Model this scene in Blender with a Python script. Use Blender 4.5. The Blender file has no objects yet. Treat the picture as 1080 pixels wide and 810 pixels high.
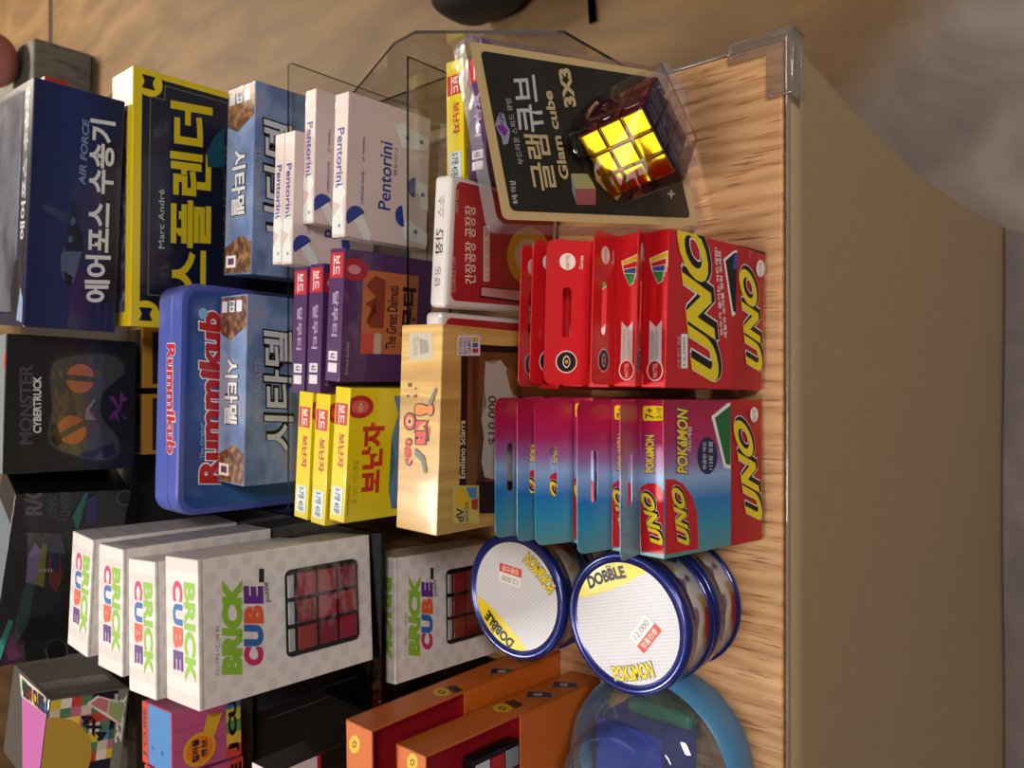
import bpy, bmesh, math, random
from mathutils import Vector, Matrix
random.seed(7)
C = bpy.context.scene.collection
R_ = math.radians
TZ = 0.885                      # height of the table top above the floor

# ------------------------------------------------------------------ camera
F, TH, CH, CD = 811.0, R_(49.0), 0.535, 0.212
FW = Vector((0, math.cos(TH), -math.sin(TH)))
DN = Vector((0, -math.sin(TH), -math.cos(TH)))
CAM = Vector((0, -CD, TZ + CH))
cd = bpy.data.cameras.new('camera')
cd.sensor_width = 36.0
cd.lens = F / 1080.0 * 36.0
cd.clip_start = 0.02
cam = bpy.data.objects.new('camera', cd)
C.objects.link(cam)
cam.matrix_world = Matrix(((DN.x, 1, -FW.x, CAM.x), (DN.y, 0, -FW.y, CAM.y), (DN.z, 0, -FW.z, CAM.z), (0, 0, 0, 1)))
cd.dof.use_dof = True
cd.dof.focus_distance = 0.56
cd.dof.aperture_fstop = 14.0
bpy.context.scene.camera = cam

def ray(px, py):
    return FW + DN * ((px - 540) / F) + Vector((1, 0, 0)) * ((405 - py) / F)

# ------------------------------------------------------------------ materials
def lin(h):
    v = [int(h[i:i + 2], 16) / 255 for i in (0, 2, 4)]
    return tuple((c / 12.92 if c <= .04045 else ((c + .055) / 1.055) ** 2.4) for c in v) + (1,)

MATS = {}
def new_mat(name):
    m = bpy.data.materials.new(name)
    m.use_nodes = True
    nt = m.node_tree
    return m, nt, nt.nodes, nt.links, nt.nodes['Principled BSDF']

def M(hexc, rough=.45, metal=0., coat=0., wrap=False, spec=.5, emit=0.):
    """a plain printed / painted surface; wrap = a wrinkled shrink film as the coat"""
    key = (hexc, rough, metal, coat, wrap, spec)
    if key in MATS: return MATS[key]
    m, nt, N, L, b = new_mat('paint_' + hexc)
    b.inputs['Base Color'].default_value = lin(hexc)
    b.inputs['Roughness'].default_value = rough
    b.inputs['Metallic'].default_value = metal
    b.inputs['Specular IOR Level'].default_value = spec
    b.inputs['Coat Weight'].default_value = coat
    b.inputs['Coat Roughness'].default_value = .08
    tc = N.new('ShaderNodeTexCoord'); no = N.new('ShaderNodeTexNoise')
    no.inputs['Scale'].default_value = 55 if wrap else 300
    no.inputs['Detail'].default_value = 3
    L.new(tc.outputs['Object'], no.inputs['Vector'])
    bp = N.new('ShaderNodeBump'); bp.inputs['Strength'].default_value = .5 if wrap else .03
    bp.inputs['Distance'].default_value = .004 if wrap else .001
    L.new(no.outputs['Fac'], bp.inputs['Height'])
    L.new(bp.outputs['Normal'], b.inputs['Coat Normal' if wrap else 'Normal'])
    MATS[key] = m
    return m

def clear(name, tint='ffffff', gloss=.10, rough=.03, bump=0., haze=0., rise=.6):
    """clear sheet: see-through with a fresnel gloss and, if asked, a little milky haze"""
    if name in MATS: return MATS[name]
    m, nt, N, L, b = new_mat(name)
    N.remove(b)
    out = N['Material Output']
    tr = N.new('ShaderNodeBsdfTransparent'); tr.inputs['Color'].default_value = lin(tint)
    gl = N.new('ShaderNodeBsdfGlossy'); gl.inputs['Roughness'].default_value = rough
    lw = N.new('ShaderNodeLayerWeight'); lw.inputs['Blend'].default_value = .25
    mr = N.new('ShaderNodeMapRange')
    mr.inputs['To Min'].default_value = gloss; mr.inputs['To Max'].default_value = min(1, gloss + rise)
    L.new(lw.outputs['Fresnel'], mr.inputs['Value'])
    mx = N.new('ShaderNodeMixShader')
    L.new(mr.outputs['Result'], mx.inputs['Fac'])
    L.new(tr.outputs[0], mx.inputs[1]); L.new(gl.outputs[0], mx.inputs[2])
    last = mx
    if haze:
        df = N.new('ShaderNodeBsdfDiffuse'); df.inputs['Color'].default_value = lin('e8ecf4')
        m2 = N.new('ShaderNodeMixShader'); m2.inputs['Fac'].default_value = haze
        L.new(mx.outputs[0], m2.inputs[1]); L.new(df.outputs[0], m2.inputs[2]); last = m2
    if bump:
        tc = N.new('ShaderNodeTexCoord'); no = N.new('ShaderNodeTexNoise'); no.inputs['Scale'].default_value = 45
        L.new(tc.outputs['Object'], no.inputs['Vector'])
        bp = N.new('ShaderNodeBump'); bp.inputs['Strength'].default_value = bump; bp.inputs['Distance'].default_value = .004
        L.new(no.outputs['Fac'], bp.inputs['Height'])
        L.new(bp.outputs['Normal'], gl.inputs['Normal']); L.new(bp.outputs['Normal'], lw.inputs['Normal'])
    L.new(last.outputs[0], out.inputs['Surface'])
    MATS[name] = m
    return m

def ramp(N, stops, interp='LINEAR'):
    r = N.new('ShaderNodeValToRGB'); r.color_ramp.interpolation = interp
    e = r.color_ramp.elements
    e[0].position, e[0].color = stops[0][0], lin(stops[0][1])
    e[1].position, e[1].color = stops[-1][0], lin(stops[-1][1])
    for p, h in stops[1:-1]:
        k = e.new(p); k.color = lin(h)
    return r

def noise_mat(name, stops, scale=(20, 20, 20), detail=4, rough=.4, coat=0., coords='Object', dist=0., wrap=False):
    if name in MATS: return MATS[name]
    m, nt, N, L, b = new_mat(name)
    tc = N.new('ShaderNodeTexCoord'); mp = N.new('ShaderNodeMapping')
    mp.inputs['Scale'].default_value = scale
    L.new(tc.outputs[coords], mp.inputs['Vector'])
    no = N.new('ShaderNodeTexNoise'); no.inputs['Scale'].default_value = 1; no.inputs['Detail'].default_value = detail
    no.inputs['Distortion'].default_value = dist
    L.new(mp.outputs[0], no.inputs['Vector'])
    r = ramp(N, stops); L.new(no.outputs['Fac'], r.inputs['Fac'])
    L.new(r.outputs['Color'], b.inputs['Base Color'])
    b.inputs['Roughness'].default_value = rough
    b.inputs['Coat Weight'].default_value = coat; b.inputs['Coat Roughness'].default_value = .08
    if wrap:
        n2 = N.new('ShaderNodeTexNoise'); n2.inputs['Scale'].default_value = 55
        L.new(tc.outputs['Object'], n2.inputs['Vector'])
        bp = N.new('ShaderNodeBump'); bp.inputs['Strength'].default_value = .5; bp.inputs['Distance'].default_value = .004
        L.new(n2.outputs['Fac'], bp.inputs['Height']); L.new(bp.outputs['Normal'], b.inputs['Coat Normal'])
    MATS[name] = m
    return m

def gradient_mat(name, stops, axis=0, rough=.35, coat=.3, lo=-.05, hi=.05):
    if name in MATS: return MATS[name]
    m, nt, N, L, b = new_mat(name)
    tc = N.new('ShaderNodeTexCoord'); sp = N.new('ShaderNodeSeparateXYZ')
    L.new(tc.outputs['Object'], sp.inputs[0])
    mr = N.new('ShaderNodeMapRange'); mr.inputs['From Min'].default_value = lo; mr.inputs['From Max'].default_value = hi
    L.new(sp.outputs[axis], mr.inputs['Value'])
    r = ramp(N, stops); L.new(mr.outputs['Result'], r.inputs['Fac'])
    L.new(r.outputs['Color'], b.inputs['Base Color'])
    b.inputs['Roughness'].default_value = rough; b.inputs['Coat Weight'].default_value = coat
    MATS[name] = m
    return m

def dotted_mat(name, base, dot, pitch, rad, rough=.4):
    if name in MATS: return MATS[name]
    m, nt, N, L, b = new_mat(name)
    tc = N.new('ShaderNodeTexCoord'); mp = N.new('ShaderNodeMapping')
    mp.inputs['Rotation'].default_value = (0, R_(45), 0); 
    L.new(tc.outputs['Object'], mp.inputs['Vector'])
    sp = N.new('ShaderNodeSeparateXYZ'); L.new(mp.outputs[0], sp.inputs[0])
    sq = []
    for ax in ('X', 'Z'):
        a = N.new('ShaderNodeMath'); a.operation = 'MULTIPLY'; a.inputs[1].default_value = 1 / pitch; L.new(sp.outputs[ax], a.inputs[0])
        f = N.new('ShaderNodeMath'); f.operation = 'FRACT'; L.new(a.outputs[0], f.inputs[0])
        s = N.new('ShaderNodeMath'); s.operation = 'SUBTRACT'; s.inputs[1].default_value = .5; L.new(f.outputs[0], s.inputs[0])
        p = N.new('ShaderNodeMath'); p.operation = 'MULTIPLY'; L.new(s.outputs[0], p.inputs[0]); L.new(s.outputs[0], p.inputs[1])
        sq.append(p)
    ad = N.new('ShaderNodeMath'); ad.operation = 'ADD'; L.new(sq[0].outputs[0], ad.inputs[0]); L.new(sq[1].outputs[0], ad.inputs[1])
    lt = N.new('ShaderNodeMath'); lt.operation = 'LESS_THAN'; lt.inputs[1].default_value = rad * rad; L.new(ad.outputs[0], lt.inputs[0])
    mx = N.new('ShaderNodeMix'); mx.data_type = 'RGBA'
    L.new(lt.outputs[0], mx.inputs['Factor'])
    mx.inputs[6].default_value = lin(base); mx.inputs[7].default_value = lin(dot)
    L.new(mx.outputs[2], b.inputs['Base Color']); b.inputs['Roughness'].default_value = rough
    b.inputs['Coat Weight'].default_value = .45; b.inputs['Coat Roughness'].default_value = .08
    n2 = N.new('ShaderNodeTexNoise'); n2.inputs['Scale'].default_value = 70; L.new(tc.outputs['Object'], n2.inputs['Vector'])
    bp = N.new('ShaderNodeBump'); bp.inputs['Strength'].default_value = .5; bp.inputs['Distance'].default_value = .004
    L.new(n2.outputs['Fac'], bp.inputs['Height']); L.new(bp.outputs['Normal'], b.inputs['Coat Normal'])
    MATS[name] = m
    return m

ACRYL = clear('clear_acrylic', 'fafaf8', .02, .03, 0, 0, .4)
EDGE = clear('acrylic_cut_edge', '5f645e', .02, .3, 0, 0, .06)
SMOKE = clear('smoked_acrylic', '7d766c', .08, .06)
FILM = clear('clear_blister', 'e4e2f0', .07, .08, .12, .12, .25)
DOME = clear('clear_dome', 'eaf3fb', .10, .03, 0, .05)

# ------------------------------------------------------------------ geometry helpers
def link_mesh(name, bm, mats, parent=None, smooth=False):
    me = bpy.data.meshes.new(name)
    bm.normal_update()
    bm.to_mesh(me); bm.free()
    for m in (mats if isinstance(mats, (list, tuple)) else [mats]): me.materials.append(m)
    if smooth:
        for p in me.polygons: p.use_smooth = True
    o = bpy.data.objects.new(name, me)
    C.objects.link(o)
    if parent is not None: o.parent = parent
    return o

def tag(o, label, cat, group=None):
    o['label'] = label; o['category'] = cat
    if group: o['group'] = group
    return o

def box_into(bm, x0, x1, y0, y1, z0, z1, mi=0):
    v = [bm.verts.new(p) for p in ((x0, y0, z0), (x1, y0, z0), (x1, y1, z0), (x0, y1, z0), (x0, y0, z1), (x1, y0, z1), (x1, y1, z1), (x0, y1, z1))]
    fs = []
    for q in ((3, 2, 1, 0), (4, 5, 6, 7), (0, 1, 5, 4), (1, 2, 6, 5), (2, 3, 7, 6), (3, 0, 4, 7)):
        f = bm.faces.new([v[i] for i in q]); f.material_index = mi; fs.append(f)
    return fs

def bevel_all(bm, r, seg=2):
    bmesh.ops.bevel(bm, geom=bm.edges[:], offset=r, segments=seg, affect='EDGES', profile=.5)

def solid(name, x0, x1, y0, y1, z0, z1, mat, parent=None, bev=.0008, seg=2, smooth=False):
    bm = bmesh.new(); box_into(bm, x0, x1, y0, y1, z0, z1)
    if bev: bevel_all(bm, bev, seg)
    return link_mesh(name, bm, mat, parent, smooth)

def sheet(name, pts, thick, nrm, parent=None, mats=None):
    """acrylic sheet: polygon pts (3-D, planar), extruded by thick along nrm, cut edges in a second material"""
    bm = bmesh.new()
    n = Vector(nrm) * thick
    a = [bm.verts.new(p) for p in pts]; b = [bm.verts.new(Vector(p) + n) for p in pts]
    bm.faces.new(a); bm.faces.new(b[::-1])
    k = len(pts)
    for i in range(k):
        f = bm.faces.new((a[i], a[(i + 1) % k], b[(i + 1) % k], b[i])); f.material_index = 1
    bmesh.ops.recalc_face_normals(bm, faces=bm.faces[:])
    return link_mesh(name, bm, mats or [ACRYL, EDGE], parent)

def rrect(w, h, r, n=5, cx=0, cy=0):
    P = []
    for sx, sy, a0 in ((1, 1, 0), (-1, 1, 90), (-1, -1, 180), (1, -1, 270)):
        for i in range(n + 1):
            a = R_(a0 + 90 * i / n)
            P.append((cx + sx * (w / 2 - r) + r * math.cos(a), cy + sy * (h / 2 - r) + r * math.sin(a)))
    return P

def ellipse(rx, ry, cx=0, cy=0, n=28, rot=0):
    c, s = math.cos(rot), math.sin(rot)
    return [(cx + rx * math.cos(t) * c - ry * math.sin(t) * s, cy + rx * math.cos(t) * s + ry * math.sin(t) * c) for t in (2 * math.pi * i / n for i in range(n))]

def rot_box(yaw, lean, roll):
    return Matrix.Rotation(R_(yaw), 4, 'Z') @ Matrix.Rotation(R_(-lean), 4, 'X') @ Matrix.Rotation(R_(roll), 4, 'Y')

class Box:
    """a box shaped thing: local origin at the bottom middle of its front, +x right, +y back, +z up"""
    def __init__(s, name, label, cat, pos, ang, dims, group=None, base=None):
        s.w, s.d, s.h = dims
        m = rot_box(*ang)
        lo = min((m @ Vector((a * s.w / 2, b * s.d, c * s.h))).z for a in (-1, 1) for b in (0, 1) for c in (0, 1))
        z = pos[2] if base is None else base - lo + .0003
        s.m = Matrix.Translation((pos[0], pos[1], TZ + z)) @ m
        s.root = bpy.data.objects.new(name, None); C.objects.link(s.root)
        s.root.empty_display_size = .02
        s.root.matrix_world = s.m
        tag(s.root, label, cat, group)
        s.lv = {}
    def frame(s, face):
        if face == 'front': return Vector((0, 0, 0)), Vector((1, 0, 0)), Vector((0, 0, 1)), Vector((0, -1, 0))
        if face == 'top': return Vector((0, 0, s.h)), Vector((1, 0, 0)), Vector((0, 1, 0)), Vector((0, 0, 1))
        if face == 'right': return Vector((s.w / 2, 0, 0)), Vector((0, 1, 0)), Vector((0, 0, 1)), Vector((1, 0, 0))
    def px(s, face, x, y):
        """photo point -> (s, t) on a face of this box"""
        O, S, T, Nn = s.frame(face)
        mi = s.m.inverted()
        o = mi @ CAM; d = mi.to_3x3() @ ray(x, y)
        k = (O - o).dot(Nn) / d.dot(Nn)
        p = o + d * k - O
        return (p.dot(S), p.dot(T))
    def bounds(s, face):
        return {'front': ((-s.w / 2, s.w / 2), (0, s.h)), 'top': ((-s.w / 2, s.w / 2), (0, s.d)), 'right': ((0, s.d), (0, s.h))}[face]
    def loc(s, face, st, n):
        O, S, T, Nn = s.frame(face)
        return O + S * st[0] + T * st[1] + Nn * n
    def level(s, face):
        s.lv[face] = s.lv.get(face, 0) + 1
        return .00006 + .00005 * s.lv[face]
    def poly(s, name, face, pts, mat, px=True, n=None, holes=None):
        if px: pts = [s.px(face, *p) for p in pts]
        if n is None: n = s.level(face)
        us, ts = s.bounds(face)
        cl = lambda p: (min(max(p[0], us[0]), us[1]), min(max(p[1], ts[0]), ts[1]))
        P2 = []
        for p in map(cl, pts):
            if not P2 or (abs(p[0] - P2[-1][0]) + abs(p[1] - P2[-1][1])) > 1e-6: P2.append(p)
        pts = P2
        if len(pts) < 3: return None
        bm = bmesh.new()
        def ring(P): return [bm.verts.new(s.loc(face, p, n)) for p in P]
        r0 = ring(pts)
        if holes:
            ed = []
            for r in [r0] + [ring(h) for h in holes]:
                ed += [bm.edges.new((r[i], r[(i + 1) % len(r)])) for i in range(len(r))]
            bmesh.ops.triangle_fill(bm, edges=ed, use_beauty=True)
        else:
            f = bm.faces.new(r0)
            bmesh.ops.triangulate(bm, faces=[f])
        bm.normal_update()
        nn = s.frame(face)[3]
        for f in bm.faces:
            if f.normal.dot(nn) < 0: f.normal_flip()
        return link_mesh(name, bm, mat, s.root)
    def rect(s, name, face, x0, y0, x1, y1, mat, r=0.):
        """photo-axis-aligned rectangle on a face"""
        a = s.px(face, x0, y0); b = s.px(face, x1, y0); c = s.px(face, x1, y1); d = s.px(face, x0, y1)
        P = [a, b, c, d]
        if r:
            Q = []
            V = [Vector(p) for p in P]
            for i in range(4):
                p, q, t = V[i], V[i - 1], V[(i + 1) % 4]
                e1 = (q - p).normalized() * r; e2 = (t - p).normalized() * r
                for k in range(6):
                    u = k / 5
                    Q.append(tuple((p + e1) * (1 - u) ** 2 + p * 2 * u * (1 - u) + (p + e2) * u * u))
            P = Q
        return s.poly(name, face, P, mat, px=False)
    def disc(s, name, face, cx, cy, rx, ry, mat, rot=0):
        """photo ellipse on a face: rx along photo x, ry along photo y"""
        return s.poly(name, face, [(cx + p[0], cy + p[1]) for p in ellipse(rx, ry, 0, 0, 28, rot)], mat)
    def text(s, face, string, bl, br, tl, mat, bold=.0, name='lettering', n=None, shear=0., px=True):
        """lettering whose box runs from bl along br (reading direction) with its top at tl"""
        if px: bl, br, tl = (Vector(s.px(face, *p)) for p in (bl, br, tl))
        else: bl, br, tl = Vector(bl), Vector(br), Vector(tl)
        if n is None: n = s.level(face)
        src = text_mesh(string, bold)
        xs = [v.co.x for v in src.vertices]; ys = [v.co.y for v in src.vertices]
        if not xs: return None
        x0, x1, y0, y1 = min(xs), max(xs), min(ys), max(ys)
        me = src.copy(); me.name = name
        for v in me.vertices:
            a = (v.co.x - x0) / (x1 - x0); b = (v.co.y - y0) / max(1e-6, (y1 - y0))
            st = bl + (br - bl) * (a + shear * b) + (tl - bl) * b
            us, ts = s.bounds(face)
            v.co = s.loc(face, (min(max(st[0], us[0]), us[1]), min(max(st[1], ts[0]), ts[1])), n)
        me.materials.clear(); me.materials.append(mat)
        o = bpy.data.objects.new(name, me); C.objects.link(o); o.parent = s.root
        return o
    def t(s, face, string, x0, y0, x1, y1, mat, bold=.0, flip=False, name='lettering', z=None, **k):
        """lettering inside a photo rectangle; reads upwards in the photo, or downwards if flip"""
        if z:
            x0, y0, x1, y1 = z[0] + x0 * z[2], z[1] + y0 * z[2], z[0] + x1 * z[2], z[1] + y1 * z[2]
        if flip: return s.text(face, string, (x0, y0), (x0, y1), (x1, y0), mat, bold, name, **k)
        return s.text(face, string, (x1, y1), (x1, y0), (x0, y1), mat, bold, name, **k)
    def solid(s, name, mat, bev=.0008, seg=2, **k):
        return solid(name, -s.w / 2, s.w / 2, 0, s.d, 0, s.h, mat, s.root, bev, seg, **k)

TXT = {}
def text_mesh(string, bold=0.):
    k = (string, bold)
    if k in TXT: return TXT[k]
    cu = bpy.data.curves.new('type', 'FONT'); cu.body = string; cu.size = 1; cu.offset = bold; cu.resolution_u = 4
    cu.fill_mode = 'FRONT'
    o = bpy.data.objects.new('type', cu); C.objects.link(o)
    bpy.context.view_layer.update()
    dg = bpy.context.evaluated_depsgraph_get()
    me = bpy.data.meshes.new_from_object(o.evaluated_get(dg))
    bpy.data.objects.remove(o); bpy.data.curves.remove(cu)
    TXT[k] = me
    return me

def dup(b, label, dmat, group=None):
    """a copy of a thing with copies of its parts; dmat = its new world matrix"""
    r = b.root.copy(); C.objects.link(r)
    r.matrix_world = dmat
    r['label'] = label
    kids = []
    def cp(src, par):
        for ch in src.children:
            c = ch.copy(); C.objects.link(c); c.parent = par; c.matrix_parent_inverse = ch.matrix_parent_inverse.copy()
            kids.append(c); cp(ch, c)
    cp(b.root, r)
    return r, kids

def zz(ox, oy, k):
    return lambda x, y: (ox + x * k, oy + y * k)
a1 = (0, 0, .4444); a2 = (220, 60, .321); a3 = (440, 20, .2963); a4 = (520, 230, .287); a5 = (500, 400, .3056)
a6 = (400, 320, .3208); a7 = (290, 250, .383); a8 = (470, 550, .3211); b1 = (150, 280, .3333); b2 = (60, 540, .3148)
b3 = (370, 550, .2099); b4 = (0, 680, .2593); b6 = (0, 340, .2714); b7 = (0, 480, .3089); c5 = (420, 140, .2716)
d1 = (0, 60, .2222); d2 = (0, 200, .1976); d3 = (110, 50, .1975); d4 = (110, 200, .1975); d5 = (220, 70, .2842)
d6 = (290, 80, .2589); d7 = (340, 80, .2595); d8 = (0, 600, .2591); e4 = (560, 230, .2346); e5 = (680, 240, .2222)
e6 = (340, 690, .2593); e7 = (140, 700, .2222); e8 = (560, 60, .2469)
def Q(z, *pts): return [(z[0] + x * z[2], z[1] + y * z[2]) for x, y in pts]

WHITE = M('eeeeec', .4); BLACK = M('0d0d10', .4); INK = M('1b1b22', .5)

# ------------------------------------------------------------------ the setting
def structure(o): o['kind'] = 'structure'; return o

m, nt, N, L, b = new_mat('floor_boards')
tc = N.new('ShaderNodeTexCoord'); mp = N.new('ShaderNodeMapping'); mp.inputs['Scale'].default_value = (3, .8, 1)
L.new(tc.outputs['Object'], mp.inputs['Vector'])
no = N.new('ShaderNodeTexNoise'); no.inputs['Scale'].default_value = 2.5; no.inputs['Detail'].default_value = 6; no.inputs['Distortion'].default_value = .6
L.new(mp.outputs[0], no.inputs['Vector'])
r1 = ramp(N, [(.25, '5c4630'), (.5, '745b3c'), (.75, '8a6d4a')]); L.new(no.outputs['Fac'], r1.inputs['Fac'])
n2 = N.new('ShaderNodeTexNoise'); n2.inputs['Scale'].default_value = 5; n2.inputs['Detail'].default_value = 8; n2.inputs['Distortion'].default_value = 1.2
L.new(tc.outputs['Object'], n2.inputs['Vector'])
r2 = ramp(N, [(.3, '6f6664'), (.5, '857b78'), (.7, '988e8b')]); L.new(n2.outputs['Fac'], r2.inputs['Fac'])
sp = N.new('ShaderNodeSeparateXYZ'); L.new(tc.outputs['Object'], sp.inputs[0])
# bare screed near the table, sheets of plywood beyond: the border runs slantwise across the floor
ax = N.new('ShaderNodeMath'); ax.operation = 'MULTIPLY'; ax.inputs[1].default_value = -.86; L.new(sp.outputs['X'], ax.inputs[0])
sm = N.new('ShaderNodeMath'); sm.operation = 'SUBTRACT'; L.new(sp.outputs['Y'], sm.inputs[0]); L.new(ax.outputs[0], sm.inputs[1])
wob = N.new('ShaderNodeMath'); wob.operation = 'MULTIPLY_ADD'; wob.inputs[1].default_value = .12; L.new(n2.outputs['Fac'], wob.inputs[0]); L.new(sm.outputs[0], wob.inputs[2])
mr = N.new('ShaderNodeMapRange'); mr.inputs['From Min'].default_value = .64; mr.inputs['From Max'].default_value = .78
L.new(wob.outputs[0], mr.inputs['Value'])
mx = N.new('ShaderNodeMix'); mx.data_type = 'RGBA'
L.new(mr.outputs['Result'], mx.inputs['Factor']); L.new(r2.outputs['Color'], mx.inputs[6]); L.new(r1.outputs['Color'], mx.inputs[7])
seam = N.new('ShaderNodeMath'); seam.operation = 'COMPARE'; seam.inputs[1].default_value = 4.15; seam.inputs[2].default_value = .03
L.new(sp.outputs['Y'], seam.inputs[0])
mx2 = N.new('ShaderNodeMix'); mx2.data_type = 'RGBA'; L.new(seam.outputs[0], mx2.inputs['Factor']); L.new(mx.outputs[2], mx2.inputs[6]); mx2.inputs[7].default_value = lin('2e2114')
L.new(mx2.outputs[2], b.inputs['Base Color']); b.inputs['Roughness'].default_value = .6
bp = N.new('ShaderNodeBump'); bp.inputs['Strength'].default_value = .25; bp.inputs['Distance'].default_value = .01
L.new(n2.outputs['Fac'], bp.inputs['Height']); L.new(bp.outputs['Normal'], b.inputs['Normal'])
FLOOR_M = m
structure(solid('floor', -5, 4.5, -2.5, 7.5, -.08, 0, FLOOR_M, bev=0))
WALL_M = noise_mat('wall_plaster', [(.3, '9a8c78'), (.7, 'b0a28c')], (3, 3, 3), rough=.8)
structure(solid('wall_back', -5, 4.5, 7.5, 7.6, 0, 3.0, WALL_M, bev=0))
structure(solid('wall_left', -5.1, -5, -2.5, 7.5, 0, 3.0, WALL_M, bev=0))
structure(solid('wall_right', 4.5, 4.6, -2.5, 7.5, 0, 3.0, WALL_M, bev=0))
structure(solid('ceiling', -5, 4.5, -2.5, 7.5, 3.0, 3.1, M('b9b3a8', .8), bev=0))

# ------------------------------------------------------------------ display table
XR, YB, XL = .243, .95, -.75
tb = bpy.data.objects.new('display_table', None); C.objects.link(tb); tb.location = (0, 0, 0)
tag(tb, 'display table with oak top and beige woven cloth skirt down to the floor', 'table')
m, nt, N, L, b = new_mat('oak_top')
tc = N.new('ShaderNodeTexCoord'); mp = N.new('ShaderNodeMapping'); mp.inputs['Scale'].default_value = (1, .055, 1)
L.new(tc.outputs['Object'], mp.inputs['Vector'])
wv = N.new('ShaderNodeTexNoise'); wv.inputs['Scale'].default_value = 400; wv.inputs['Detail'].default_value = 5; wv.inputs['Roughness'].default_value = .6
L.new(mp.outputs[0], wv.inputs['Vector'])
big = N.new('ShaderNodeTexWave'); big.inputs['Scale'].default_value = 26; big.inputs['Distortion'].default_value = 7; big.inputs['Detail'].default_value = 3; big.inputs['Detail Scale'].default_value = 1.4
mp2 = N.new('ShaderNodeMapping'); mp2.inputs['Scale'].default_value = (1, .22, 1); L.new(tc.outputs['Object'], mp2.inputs['Vector']); L.new(mp2.outputs[0], big.inputs['Vector'])
rr = ramp(N, [(0, 'b88c60'), (.3, 'c2956a'), (.6, 'c99d72'), (1, 'cfa478')]); L.new(big.outputs['Fac'], rr.inputs['Fac'])
r3 = ramp(N, [(.33, '6a4628'), (.40, 'd8bea4'), (.45, 'ffffff')]); L.new(wv.outputs['Fac'], r3.inputs['Fac'])
mul = N.new('ShaderNodeMix'); mul.data_type = 'RGBA'; mul.blend_type = 'MULTIPLY'; mul.inputs['Factor'].default_value = .75
L.new(rr.outputs['Color'], mul.inputs[6]); L.new(r3.outputs['Color'], mul.inputs[7])
L.new(mul.outputs[2], b.inputs['Base Color']); b.inputs['Roughness'].default_value = .42
bp = N.new('ShaderNodeBump'); bp.inputs['Strength'].default_value = .35; bp.inputs['Distance'].default_value = .001
L.new(wv.outputs['Fac'], bp.inputs['Height']); L.new(bp.outputs['Normal'], b.inputs['Normal'])
solid('tabletop', XL, XR, 0, YB, TZ - .022, TZ, m, tb, bev=.0015)
m, nt, N, L, b = new_mat('woven_beige_cloth')
tc = N.new('ShaderNodeTexCoord')
def wave(axis, sc):
    w_ = N.new('ShaderNodeTexWave'); w_.bands_direction = axis; w_.inputs['Scale'].default_value = sc; L.new(tc.outputs['Object'], w_.inputs['Vector']); return w_
wx, wz_ = wave('X', 210), wave('Z', 170)
mw = N.new('ShaderNodeMath'); mw.operation = 'MULTIPLY'; L.new(wx.outputs['Fac'], mw.inputs[0]); L.new(wz_.outputs['Fac'], mw.inputs[1])
r4 = ramp(N, [(0, 'a58c68'), (.6, 'bca37f'), (1, 'cab190')]); L.new(mw.outputs[0], r4.inputs['Fac'])
L.new(r4.outputs['Color'], b.inputs['Base Color']); b.inputs['Roughness'].default_value = .75
bp = N.new('ShaderNodeBump'); bp.inputs['Strength'].default_value = .4; bp.inputs['Distance'].default_value = .0005
L.new(mw.outputs[0], bp.inputs['Height']); L.new(bp.outputs['Normal'], b.inputs['Normal'])
CLOTH = m
def skirt(name, p0, p1, inward, nu, nv, parent):
    """hanging cloth from p0 to p1, drawn in a little at half height"""
    bm = bmesh.new(); g = []
    p0, p1, n = Vector(p0), Vector(p1), Vector(inward)
    for j in range(nv + 1):
        t_ = j / nv; row = []
        for i in range(nu + 1):
            u = i / nu
            sag = .010 * math.sin(math.pi * min(1, t_ * 1.02)) + .0015 * math.sin(u * 9 + t_ * 4) * t_
            p = p0.lerp(p1, u) + n * (sag if t_ > 0 else 0)
            e = -.012 * math.sin(math.pi * t_)
            p += (p0 - p1).normalized() * (e * (1 if u < .5 else -1) * (abs(u - .5) * 2) ** 6)
            row.append(bm.verts.new((p.x, p.y, (TZ - .002) * (1 - t_) + .001)))
        g.append(row)
    for j in range(nv):
        for i in range(nu): bm.faces.new((g[j][i], g[j + 1][i], g[j + 1][i + 1], g[j][i + 1]))
    bmesh.ops.recalc_face_normals(bm, faces=bm.faces[:])
    bmesh.ops.solidify(bm, geom=bm.faces[:], thickness=.0012)
    return link_mesh(name, bm, CLOTH, parent, True)
skirt('front_skirt', (XR + .002, -.002, 0), (XL, -.002, 0), (0, 1, 0), 60, 24, tb)
skirt('side_skirt', (XR + .002, YB, 0), (XR + .002, -.002, 0), (-1, 0, 0), 60, 24, tb)
# hem band round the top of the skirt and the clear edge strip
solid('edge_strip', XL, XR + .003, -.0045, -.0022, TZ - .0045, TZ + .0001, clear('edge_strip_clear', 'e6e2d8', .18, .1, 0, .12), tb, bev=.0006)
solid('side_edge_strip', XR + .0004, XR + .0030, 0, YB, TZ - .0045, TZ + .0001, clear('edge_strip_clear'), tb, bev=.0006)
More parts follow.
